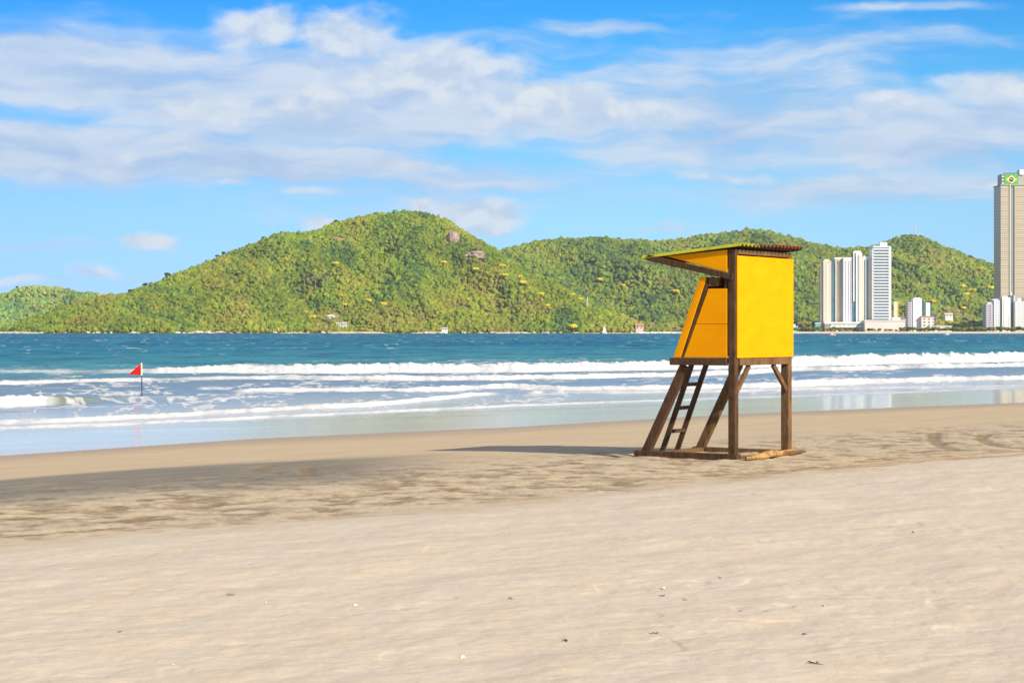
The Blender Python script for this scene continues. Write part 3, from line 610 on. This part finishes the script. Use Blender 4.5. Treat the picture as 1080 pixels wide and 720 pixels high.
# ------------------------------------------------------------------ red flag in the surf
fy = F*2.45/(417.5-HZ); q = at(150, 417.5, fy)
FL = thing('warning_flag', (q.x, fy, SEA-.6), 'small red triangular warning flag on a dark pole in the shallow surf', 'flag')
MB().tube((0, 0, 0), (-.03, 0, 1.9), .022, .018, 8).build('pole', plain('dark_pole', (.05, .045, .06), .6), FL)
MB().tube((-.028, 0, 1.38), (-.032, 0, 1.86), .031, .031, 8).build('sleeve', plain('cream_cloth', (.75, .62, .42), .8), FL)
REDC = plain('red_cloth', (.80, .012, .012), .75, .1, .1, 4)
V = []; n = 14; mrow = 8
for i in range(n):
    t = i/(n-1); x = -.06-.47*t; top = 1.84-.40*t-.03*math.sin(t*3.1); bot = 1.42+.02*t-.05*t*(1-t)
    for j in range(mrow):
        s_ = j/(mrow-1); V.append((x, .11*math.sin(t*8+s_*1.5)*t**.6, bot+(top-bot)*s_))
o = npmesh('cloth', V, grid_faces(n, mrow), REDC, parent=FL); o.modifiers.new('thickness', 'SOLIDIFY').thickness = .006
# ------------------------------------------------------------------ buildings
GLASS = plain('blue_glass', (.07, .17, .25), .15, .7, .25, .1); GLASSD = plain('dark_teal_glass', (.03, .13, .15), .15, .7, .2, .1)
def facade(name, wall, win, fw, fh, wx=.5, wz=.45):
    def fn(N, b):
        s_ = N.sep(N.node('ShaderNodeTexCoord').outputs['Object']); xx = N.math('ADD', s_[0], s_[1])
        a = N.math('LESS_THAN', N.math('FRACT', N.math('DIVIDE', N.math('ADD', xx, 500.), fw)), wx); c = N.math('LESS_THAN', N.math('FRACT', N.math('DIVIDE', N.math('ADD', s_[2], .8), fh)), wz)
        n = N.noise(N.node('ShaderNodeTexCoord').outputs['Object'], .08, 4)
        wl = N.mix(N.rng(n, .3, .7), tuple(x*.9 for x in wall), wall)
        m_ = N.math('MULTIPLY', a, c); N.put(b.inputs['Base Color'], N.mix(m_, wl, win)); N.put(b.inputs['Roughness'], N.rng(m_, 0, 1, .7, .2))
    return material(name, fn, .7, .3)
WHT = plain('white_render', (.80, .79, .76), .7, .2, .05, .05); CRM = plain('cream_render', (.70, .62, .48), .7, .2, .06, .05)
Fc = facade('cream_windows', (.72, .64, .50), (.30, .28, .26), 3.0, 3.0, .35, .4); Fw = facade('white_windows', (.78, .77, .78), (.30, .34, .42), 3.4, 3.1, .5, .45)
Fv = facade('grey_balconies', (.55, .52, .58), (.20, .20, .27), 5.0, 3.0, .75, .5); Fy = facade('tan_windows', (.60, .51, .38), (.32, .27, .22), 3.2, 3.7, .6, .42)
def B(name, x0, x1, ytop, label, parts, Y=2600., cat='building', ybase=350.2, group=None):
    """a building whose footprint spans photo columns x0..x1 at distance Y; parts are boxes in px columns/rows"""
    k = Y/F; cx = (x0+x1)/2; gz = 1.9
    t = thing(name, ((cx-540)*k, Y, gz), label, cat, group)
    for (pn, a, b, top, bot, dy0, dy1, mat) in parts:
        zt = CH+(HZ-top)*k-gz; zb = CH+(HZ-bot)*k-gz if bot is not None else -.5
        MB().box(((a-cx)*k, dy0, zb), ((b-cx)*k, dy1, zt)).build(pn, mat, t)
    return t
def slabs(t, cx, a, b, top, bot, n, Y, dy0, dy1, mat, name='balcony', th=.35):
    k = Y/F; src = None
    for i in range(n):
        z_ = CH+(HZ-(bot+(top-bot)*(i+.5)/n))*k-1.9
        if src is None:
            src = MB().box(((a-cx)*k, dy0, -th*.5*k*2), ((b-cx)*k, dy1, th*.5*k*2)).build(name, mat, t); o = src
        else: o = src.copy(); COL.objects.link(o); o.parent = t
        o.location = (0, 0, z_)
B('apartment_tower', 866, 877, 275, 'slim cream high rise, leftmost of the tall cluster', [('wall', 866, 868.4, 280, None, 3, 18, Fc), ('wall', 868.4, 876.6, 275, None, 0, 20, Fc), ('rooftop_block', 870, 875, 273.5, 275, 4, 14, WHT), ('glass_strip', 872.2, 873.2, 278, 340, -.4, -.01, WHT)])
B('apartment_tower', 877, 889.2, 272, 'cream high rise with a blue glass strip, second from the left in the tall cluster', [('glass_strip', 877, 881, 277, None, 2, 18, GLASS), ('wall', 881, 889.2, 273, None, 0, 20, Fc), ('wall', 883.4, 886.4, 272.4, 342, -1.2, -.01, CRM), ('rooftop_block', 880.5, 890, 271.4, 273, 1, 18, WHT)], 2606)
B('apartment_tower', 889.5, 899, 272, 'white high rise with mauve vertical stripes, third from the left in the tall cluster', [('wall', 889.6, 898, 273, None, 0, 18, WHT), ('rooftop_block', 889.4, 898.2, 271.5, 273, -.3, 17, WHT)]+[('window_strip', a, a+.9, 275, 341, -.25, -.01, plain('mauve_glass', (.38, .34, .48), .3, .5, .1)) for a in (891.2, 894.6, 896.6)], 2598)
B('apartment_tower', 898, 909.5, 265, 'white high rise with a tall blue glass face, the highest left of the banded tower', [('glass_strip', 898.2, 903, 271, None, 3, 18, GLASS), ('wall', 900.2, 901.2, 265, 318, .5, 2.99, WHT), ('wall', 903, 909.2, 266.5, None, 0, 20, WHT), ('rooftop_block', 901.5, 908, 264.4, 266.5, 3, 15, WHT), ('window_strip', 904.6, 905.8, 269, 341, -.3, -.01, plain('slate_glass', (.22, .26, .34), .3, .5, .1)), ('window_strip', 906.8, 907.4, 269, 341, -.3, -.01, plain('warm_stripe', (.50, .42, .33), .6, .2, .1))], 2603)
B('apartment_tower', 909.5, 920, 270, 'cream high rise with two blue window stripes, just left of the banded tower', [('wall', 909.6, 919.8, 271.4, None, 0, 18, CRM), ('rooftop_block', 911, 919.5, 270, 271.4, 1, 15, WHT)]+[('window_strip', a, a+1.4, 274, 341, -.3, -.01, GLASS) for a in (911.4, 914.2)]+[('window_strip', 917.4, 918.0, 274, 341, -.3, -.01, WHT)], 2608)
t6 = B('banded_tower', 920, 940, 260, 'tall white high rise with blue glass bands and a rooftop block', [('wall', 921, 939, 260.8, None, 1.6, 22, plain('band_glass', (.16, .25, .36), .2, .6, .3, .03)), ('wall', 937.4, 940, 260, None, 0, 22, WHT), ('wall', 920, 921.2, 262, None, .4, 22, WHT), ('rooftop_block', 929, 936.4, 255.3, 261, 4, 14, WHT), ('rooftop_block', 921, 939, 259.4, 260.8, 1, 20, WHT), ('podium', 918, 941, 337, 341, -2, 20, GLASS)], 2600)
slabs(t6, 930, 920.2, 937.4, 261.2, 337, 24, 2600, -.2, 1.6, WHT, 'balcony', .62)
B('parking_podium', 867, 907.5, 340, 'long low white car park below the cluster of high rises', [('wall', 867, 907.5, 339.5, 341.5, -20, -1, WHT), ('wall', 872, 907.5, 343.5, 345.2, -21, -1, WHT), ('wall', 874, 907.4, 341.5, None, -19, -1.5, facade('podium_openings', (.62, .60, .58), (.12, .12, .14), 6, 3.5, .6, .6)), ('stair_block', 867, 873, 341.8, None, -21.5, -2, plain('brown_block', (.34, .27, .22), .8))], 2598)
B('exhibition_hall', 907.8, 950, 338, 'broad plain white hall in front of the banded tower', [('wall', 907.8, 950, 338.6, None, -30, -6, plain('offwhite_wall', (.72, .64, .60), .8, .2, .06, .03)), ('roof', 907.2, 950.5, 337.6, 338.6, -31, -5, WHT)], 2596)
B('water_tower', 942.6, 947, 318, 'slim yellow and cream tower just right of the banded high rise', [('wall', 942.6, 945.6, 318, None, -3, 3, CRM), ('wall', 945.61, 947, 318.3, None, -2.5, 3, plain('ochre_wall', (.66, .38, .10), .8)), ('base', 940.5, 949, 334.6, None, -4, 5, WHT)], 2604)
B('apartment_tower', 957.6, 976, 314, 'white slab block with a grey balcony side, standing alone right of the yellow tower', [('wall', 963, 972.2, 314.8, None, 0, 16, WHT), ('wall', 957.8, 963, 318, None, 1, 15, Fv), ('rooftop_block', 965, 971, 313.6, 314.8, 3, 10, WHT), ('glass_strip', 972.2, 975.8, 318, 333, 3, 14, GLASSD)], 2598)
B('apartment_tower', 976.4, 983, 319, 'narrow white tower with a blue right side behind the slab block', [('wall', 976.5, 981, 319, None, 0, 12, WHT), ('glass_strip', 981, 983, 320.5, None, 1, 11, GLASSD)], 2620)
B('low_building', 972.5, 986, 333, 'low white building at the foot of the slab block', [('wall', 972.5, 986, 334.2, None, 4, 16, facade('low_a', (.78, .74, .68), (.2, .16, .13), 6, 4, .5, .5)), ('roof', 972.2, 986.4, 333.2, 334.2, 3, 17, plain('orange_roof', (.55, .25, .12), .8))], 2588)
B('beach_hall', 980, 1004, 343, 'long flat white hall on the far beach right of the slab block', [('wall', 980, 1004, 344, None, 0, 10, WHT), ('roof', 979.6, 1004.4, 343.3, 344, -1, 11, WHT)], 2572)
B('beach_kiosk', 860, 865.5, 340, 'small teal building at the left foot of the high rises', [('wall', 860, 865, 341, None, 0, 8, plain('teal_wall', (.12, .45, .48), .7)), ('roof', 859.6, 865.4, 340.2, 341, -.5, 9, WHT)], 2570)
B('beach_kiosk', 836, 842.5, 341, 'small white and blue house just right of the yellow lifeguard cabin', [('wall', 835, 839, 342, None, 0, 8, WHT), ('wall', 839.01, 842, 343.4, None, .5, 8, plain('sky_wall', (.15, .42, .60), .7)), ('roof', 834.6, 839.4, 341.2, 342, -.5, 9, plain('grey_roof', (.35, .35, .36), .8))], 2570)
B('low_building', 950.5, 957.4, 336, 'low cream flats left of the slab block', [('wall', 949.5, 957.2, 335, 338, 0, 10, WHT), ('wall', 951, 957, 338, None, 1, 10, Fc)], 2610)
# hillside houses
def house(px_, py_, w_, h_, Y, label, wall, roofc, group=None, name='hillside_house', gz=None):
    k = Y/F; q = at(px_, py_, Y); t = thing(name, q, label, 'house', group)
    W_, H_ = w_*k/2, h_*k
    MB().box((-W_, 0, -14), (W_, 7, H_*.68)).build('wall', wall, t)
    MB().prism([(-1, H_*.68), (8, H_*.68), (3.5, H_*1.15)], 0, -W_*1.12, W_*1.12).build('roof', roofc, t)
    for s_ in (-.5, .45): MB().box((W_*s_-.7, -.12, H_*.18), (W_*s_+.7, -.01, H_*.5)).build('window', GLASSD, t)
    return t
ORG = plain('terracotta_roof', (.50, .22, .13), .8, .1, .2); LGR = plain('light_roof', (.62, .58, .52), .7); PNK = plain('pink_wall', (.66, .48, .42), .8)
def hs(h, cx, cy, y0): return hit(h, cx, cy, y0).y-13
house(348.5, 336, 6, 3.6, hs(H1, 348.5, 336, 2495), 'white house with a pale roof, upper one in the clearing low on the headland', WHT, LGR)
house(354, 337.5, 4.5, 4, hs(H1, 354, 337.5, 2495), 'white house right beside the upper house in the headland clearing', WHT, LGR)
house(357, 343, 5, 2.6, hs(H1, 357, 343, 2495), 'low white house beneath the two upper houses of the clearing', WHT, LGR)
house(363, 344.5, 5, 4.4, hs(H1, 363, 344.5, 2495), 'grey roofed white house at the lower right of the clearing', WHT, plain('blue_grey_roof', (.42, .44, .50), .7))
house(469, 348.3, 6, 2.6, 2503, 'small white house on the shore at the foot of the headland', WHT, LGR)
house(674.5, 347, 8, 5.6, 2506, 'pink walled house with an orange roof at the right end of the headland shore', PNK, ORG)
house(687.5, 344.2, 4, 3.2, 2530, 'small ochre house among trees right of the pink house', plain('ochre_house', (.6, .42, .25), .8), ORG)
for i, (a, b_, ww, hh, lab) in enumerate([(997, 330, 7, 4, 'white house with a dark window side, leftmost of the hillside cluster'), (1003, 329, 6, 4.5, 'topmost white house of the hillside cluster right of the towers'), (1009, 331, 7, 4, 'orange roofed house, rightmost of the hillside cluster'), (1001, 334, 8, 3.4, 'lowest pale house of the hillside cluster'), (993.5, 341.5, 6, 3.4, 'small white house below the hillside cluster'), (985, 334.5, 5, 3.5, 'white house between the narrow white tower and the hillside cluster')]):
    Y_ = hit(H2, a, b_, 2962).y-14 if b_ < 333 else 2900-60*(i % 3)
    house(a, b_, ww, hh, Y_, lab, WHT if i != 2 else CRM, ORG if i in (1, 2, 4) else LGR)
# right edge towers
B('apartment_block', 1039.8, 1055, 315, 'grey and white apartment block, leftmost of the group below the giant tower', [('wall', 1040, 1048.4, 320.6, None, 1, 18, Fv), ('wall', 1042, 1048.4, 318.6, 320.6, 3, 16, WHT), ('wall', 1048.4, 1054.6, 316.2, None, 0, 18, Fw), ('rooftop_block', 1047, 1053, 315.2, 316.2, 2, 15, WHT), ('glass_strip', 1054.6, 1056.8, 315.4, None, 4, 17, GLASSD)], 2590)
B('apartment_block', 1057, 1066, 313, 'plain white apartment block in the middle of the group below the giant tower', [('wall', 1057, 1065.8, 313.4, None, 0, 18, WHT), ('window_strip', 1058.4, 1059.2, 316, 346, -.3, -.01, plain('grey_strip', (.5, .48, .50), .7)), ('window_strip', 1063.4, 1065, 333, 347, -.3, -.01, CRM), ('rooftop_block', 1057.6, 1063, 312.2, 313.4, 3, 12, WHT)], 2592)
B('glass_tower', 1066, 1070, 311, 'narrow dark teal glass tower with a spire in front of the giant tower', [('wall', 1066, 1069.4, 311.6, None, 2, 14, GLASSD), ('wall', 1069.4, 1070.2, 311.2, None, 1, 14, WHT), ('spire', 1067.2, 1068.2, 308.2, 311.6, 5, 7, WHT)], 2596)
B('apartment_block', 1070.4, 1092, 313, 'pale mauve apartment block at the right edge of the photo', [('wall', 1070.4, 1080, 317.6, None, 0, 18, Fw), ('wall', 1074, 1078, 314.6, 317.6, 3, 14, WHT), ('wall', 1080, 1092, 314, None, 0, 18, Fw)], 2590)
YG = 2680.
gt = B('giant_tower', 1055.4, 1091, 195, 'enormous tan skyscraper with a green flag panel on its crown', [('wall', 1055.8, 1065, 195.6, None, 1.2, 40, Fy), ('wall', 1070.2, 1091, 195.6, None, 1.2, 40, Fy), ('wall_fin', 1064.9, 1066, 194.6, None, -.6, 3, CRM), ('glass_strip', 1066, 1070.2, 194.6, None, 2.4, 38, plain('grey_green_glass', (.24, .29, .28), .25, .5, .1, .02)),
    ('crown', 1058.6, 1088, 183, 195.6, 8, 34, plain('crown_wall', (.40, .38, .36), .7)), ('crown_roof', 1061.5, 1075, 181.8, 183, 10, 24, plain('dark_roof', (.10, .10, .12), .7)), ('rooftop_block', 1076.6, 1081, 178.4, 184, 6, 20, WHT), ('cornice', 1055.2, 1091.4, 194.6, 195.9, .2, 41, plain('cornice', (.36, .33, .30), .7))], YG, 'skyscraper')
slabs(gt, (1055.4+1091)/2, 1055.5, 1064.9, 197, 347, 72, YG, .3, 1.2, plain('tan_slab', (.64, .57, .44), .7, .2, .05), 'floor_slab', .45)
src = [o for o in gt.children if o.name.startswith('floor_slab')][0]
for i in range(20): pass
m2 = MB(); kk = YG/F; cxg = (1055.4+1091)/2
m2.box(((1070.2-cxg)*kk, .3, -.22*kk*2), ((1091.2-cxg)*kk, 1.2, .22*kk*2)); s2 = m2.build('wide_floor_slab', bpy.data.materials['tan_slab'], gt)
for i in range(72):
    o = s2 if i == 0 else s2.copy()
    if i: COL.objects.link(o); o.parent = gt
    o.location = (0, 0, CH+(HZ-(347+(197-347)*(i+.5)/72))*kk-1.9)
for r_ in (186, 189.5, 193): MB().box(((1057.8-cxg)*kk, 6.8, CH+(HZ-r_)*kk-1.9-.6), ((1061-cxg)*kk, 8, CH+(HZ-r_)*kk-1.9+.6)).build('balcony', WHT, gt)
def lp_(x, y, dy): return ((x-cxg)*kk, dy, CH+(HZ-y)*kk-1.9)
fl = MB(); fl.box((lp_(1060.6, 0, 0)[0], 6.6, lp_(0, 194.4, 0)[2]), (lp_(1075.2, 0, 0)[0], 7.9, lp_(0, 183.6, 0)[2])); flag = fl.build('flag_panel', plain('flag_green', (.10, .42, .08), .7, .2, .06), gt)
flag['label'] = 'green flag panel with a yellow rhombus and a blue disc'
cx_, cz_ = lp_(1068, 189, 0)[0], lp_(0, 189, 0)[2]
MB().prism([(cx_-6.1*kk, cz_), (cx_, cz_-4.4*kk), (cx_+6.1*kk, cz_), (cx_, cz_+4.4*kk)], 1, 6.2, 6.59).build('rhombus', plain('flag_yellow', (.85, .75, .10), .7, .2, .04), flag)
MB().prism([(cx_+2.5*kk*math.cos(a*.3926991), cz_+2.5*kk*math.sin(a*.3926991)) for a in range(16)], 1, 5.9, 6.19).build('disc', plain('flag_blue', (.03, .05, .28), .7, .2, .04), flag)
MB().prism([(cx_-2.2*kk, cz_+.6*kk), (cx_-2.2*kk, cz_+1.1*kk), (cx_+.3*kk, cz_+.7*kk), (cx_+2.2*kk, cz_-.3*kk), (cx_+2.2*kk, cz_-.8*kk), (cx_+.2*kk, cz_+.15*kk)], 1, 5.7, 5.89).build('band', WHT, flag)
# masts and pylon
STEEL = plain('pale_steel', (.62, .58, .60), .5); REDW = plain('red_white_steel', (.62, .30, .28), .5)
def mast(name, loc, h, w_, label, mat, rungs=6):
    t = thing(name, loc, label, 'mast')
    m_ = MB()
    for sx, sy in ((1, 1), (1, -1), (-1, -1), (-1, 1)): m_.tube((sx*w_, sy*w_, 0), (sx*w_*.3, sy*w_*.3, h), w_*.22, w_*.16, 5)
    for i in range(rungs):
        z0 = h*i/rungs; z1 = h*(i+1)/rungs; a = w_*(1-.7*i/rungs); b_ = w_*(1-.7*(i+1)/rungs); m_.beam((-a, -a, z0), (b_, -b_, z1), w_*.18, w_*.18); m_.beam((a, -a, z0), (-b_, -b_, z1), w_*.18, w_*.18)
    m_.build('lattice', mat, t); MB().tube((0, 0, h*.98), (0, 0, h*1.18), w_*.25, w_*.1, 5).build('antenna', mat, t); return t
for (a, top, lab, s_) in [(965.6, 236.5, 'tallest of the three thin masts on the peak behind the high rises', 1.6), (955.4, 241, 'left and shortest of the three thin masts on the peak behind the high rises', 1.0), (971.4, 239.5, 'right hand mast of the three on the peak behind the high rises', 1.0)]:
    rs = ridge_spot(H2, a); h_ = (HZ-top)/F*rs.y+CH-rs.z; mast('radio_mast', rs, max(h_*.85, 8), s_, lab, STEEL)
rs = ridge_spot(H1, 443); mast('radio_mast', rs, ((HZ-213)/F*rs.y+CH-rs.z)*.85, 1.0, 'thin red and white mast on top of the big headland', REDW)
q = hit(H1, 619.5, 327, 2495); mast('cable_pylon', q, ((HZ-312)/F*q.y+CH-q.z)*.86, 1.15, 'white lattice pylon standing on the right slope of the headland', WHT, 8)
# boats
def boat(px_, Y, L, label, sail=0, group=None, hullmat=WHT, cat='boat', name='motor_boat'):
    t = thing(name, ((px_-540)/F*Y, Y, SEA), label, cat, group); n = 9; V = []
    for i in range(n):
        u_ = i/(n-1); x = (u_-.5)*L; bw = L*.15*(1-abs(2*u_-.9)**3*.8); 
        for (yy_, z_) in ((-bw, L*.13+L*.05*u_), (-bw*.6, -.2), (bw*.6, -.2), (bw, L*.13+L*.05*u_)): V.append((x, yy_, z_))
    f = [[i*4+a, i*4+b_, (i+1)*4+b_, (i+1)*4+a] for i in range(n-1) for a, b_ in ((0, 1), (1, 2), (2, 3), (3, 0))]+[[0, 1, 2, 3], [(n-1)*4+3, (n-1)*4+2, (n-1)*4+1, (n-1)*4]]
    npmesh('hull', V, np.array(f), hullmat, smooth=False, parent=t)
    if sail:
        MB().tube((0, 0, 0), (0, 0, sail*1.04), .12, .06, 6).build('mast', STEEL, t)
        MB().prism([(-L*.42, L*.2), (-.15, L*.2), (-.15, sail)], 1, -.06, .06).build('sail', WHT, t); MB().prism([(.15, L*.2), (L*.40, L*.22), (.15, sail*.86)], 1, -.05, .05).build('jib', WHT, t)
    else:
        MB().box((-L*.2, -L*.08, L*.14), (L*.15, L*.08, L*.26)).build('cabin', WHT, t); MB().box((L*.15, -L*.07, L*.18), (L*.16, L*.07, L*.24)).build('windscreen', GLASSD, t)
    return t
boat(637.6, 2490, 6.5, 'small sailing boat with white sails close to the headland shore', 11.0, name='sailing_boat')
g = random.Random(9)
for i, (a, L) in enumerate([(675, 7), (680, 9), (684, 7), (688, 9), (692, 8), (697, 8), (701, 9), (706, 7), (710, 7)]): boat(a, 2484-g.uniform(0, 16), L, 'white motor boat moored in the row at the right end of the headland', group='moored white motor boats')
boat(878, 1250, 4.2, 'small pinkish boat on the teal water right of the lifeguard cabin', hullmat=plain('pink_hull', (.7, .42, .38), .6), name='fishing_boat')
boat(999, 1500, 3.4, 'tiny white boat on the open water below the beach hall', name='fishing_boat')
# shore trees in front of the far buildings
gr = [tree_proto('shore_tree', 7, 4.4, 14, (.11, .15, .02), 100+k, BARKD, .85, .6) for k in range(2)]+[tree_proto('shore_tree', 6, 4.0, 12, (.24, .20, .04), 110, BARKD, .85, .6)]+[tree_proto('shore_tree', 7, 4.4, 13, (.045, .08, .02), 115, BARKD, .85, .6)]
g = random.Random(12); sp = []
for i in range(86):
    p_ = 838+i*2.85+g.uniform(-1.6, 1.6); Y_ = g.uniform(2550, 2562); s_ = g.uniform(.55, 1.0)
    if p_ > 1005 : s_ *= 1.15
    if 908 < p_ < 950: s_ *= .7
    sp.append((Vector(((p_-540)/F*Y_, Y_, 1.9)), s_))
place(gr, sp, lambda i: 'small green tree in the row along the far beach below the buildings', 'tree', 'trees along the far beach')
gr = [tree_proto('plain_tree', 12, 5.2, 12, t_, 130+k, BARKD, .85, .7) for k, t_ in enumerate([(.15, .18, .02), (.06, .10, .02), (.30, .28, .03), (.19, .17, .05)])]; sp = []
for i in range(210):
    p_ = g.uniform(700, 1075) if i < 150 else g.uniform(985, 1045); Y_ = g.uniform(2625, 2960)
    if 866 < p_ < 940: continue
    sp.append((Vector(((p_-540)/F*Y_, Y_, 1.9)), g.uniform(.7, 1.35)))
place(gr, sp, lambda i: 'broad green tree on the flat ground between the far beach and the ridge', 'tree', 'trees behind the far beach')
# ------------------------------------------------------------------ small things on the sand
def gz(x, y): return float(base_z(np.array([x]), np.array([y]))[0])
SH = plain('shell_white', (.82, .78, .70), .5, .4, .08, 20); WEED = plain('dry_seaweed', (.09, .055, .03), .9, .1, .3, 20)
def shell_proto(seed):
    n, m_ = 9, 7; V = []
    for i in range(n):
        a = math.pi*i/(n-1)
        for j in range(m_):
            s_ = j/(m_-1); r_ = .022*s_*(1+.08*math.cos(a*9)); V.append((r_*math.cos(a), r_*math.sin(a)*.9, .011*math.sin(math.pi*.5*(1-s_))+.002*math.cos(a*14)*s_))
    o = npmesh('seashell', V, grid_faces(n, m_), SH); o.modifiers.new('thickness', 'SOLIDIFY').thickness = .003; return o
def weed_proto(seed):
    g2 = random.Random(seed); m_ = MB()
    for k in range(5):
        p_ = Vector((g2.uniform(-.02, .02), g2.uniform(-.02, .02), .004)); a = g2.uniform(0, 6.28)
        for s_ in range(4):
            a += g2.uniform(-.7, .7); q_ = p_+Vector((math.cos(a)*.022, math.sin(a)*.022, g2.uniform(-.004, .008))); m_.tube(p_, q_, .006, .004, 5); p_ = q_
    return m_.build('seaweed_scrap', WEED)
g = random.Random(31)
SPX = [(183,702),(280,636),(375,637),(488,692),(605,549),(532,559),(740,498),(963,560),(898,508),(868,640),(700,620)]
WPX = [(125,669),(243,628),(540,632),(700,628),(722,632),(690,668),(597,675),(780,645),(860,702),(848,670),(610,478),(760,610)]
for L, protos_, lab, cat, grp, s0 in ((SPX, [shell_proto(0)], 'small white seashell lying on the pale dry sand', 'seashell', 'white seashells scattered on the sand', 1.3), (WPX, [weed_proto(1), weed_proto(2), weed_proto(3)], 'small dark scrap of dried seaweed on the sand', 'seaweed', 'dark seaweed scraps scattered on the sand', 1.0)):
    used = set()
    for i, (a, b_) in enumerate(L):
        q = at(a, b_, F*(CH-.16)/(b_-HZ)) if b_ > 510 else at(a, b_, F*CH/(b_-HZ)); k = i % len(protos_)
        o = protos_[k] if k not in used else protos_[k].copy()
        if k in used: COL.objects.link(o)
        used.add(k); s_ = s0*g.uniform(.7, 1.5); s_ *= .33 if cat == 'seaweed' else .6; o.scale = (s_*g.uniform(.8, 1.3), s_, s_); o.rotation_euler = (g.uniform(-.2, .2), g.uniform(-.2, .2), g.uniform(0, 6.28))
        o.location = (q.x, q.y, gz(q.x, q.y)+.006); tag(o, lab, cat, grp)
beach = bpy.data.objects['beach']; dg = bpy.context.evaluated_depsgraph_get(); dg.update(); be = beach.evaluated_get(dg)
for o in COL.objects:
    if o.name.startswith(('seashell', 'seaweed_scrap')):
        ok, loc, nrm, _ = be.ray_cast(Vector((o.location.x, o.location.y, 3)), Vector((0, 0, -1)))
        if ok: o.location.z = loc.z+.004
# ------------------------------------------------------------------ sea air
hz = MB(); hz.box((-1900, -60, -6), (1900, 4700, 330)); 
hm = bpy.data.materials.new('sea_air'); hm.use_nodes = True; nt = hm.node_tree; nt.nodes.remove(nt.nodes['Principled BSDF'])
pv = nt.nodes.new('ShaderNodeVolumePrincipled'); pv.inputs['Color'].default_value = (.80, .90, 1, 1); pv.inputs['Density'].default_value = .00005; pv.inputs['Anisotropy'].default_value = .2
nt.links.new(pv.outputs[0], nt.nodes['Material Output'].inputs['Volume'])
o = hz.build('haze', hm); tag(o, 'thin pale sea air over the bay', kind='stuff')
bpy.context.view_layer.update()
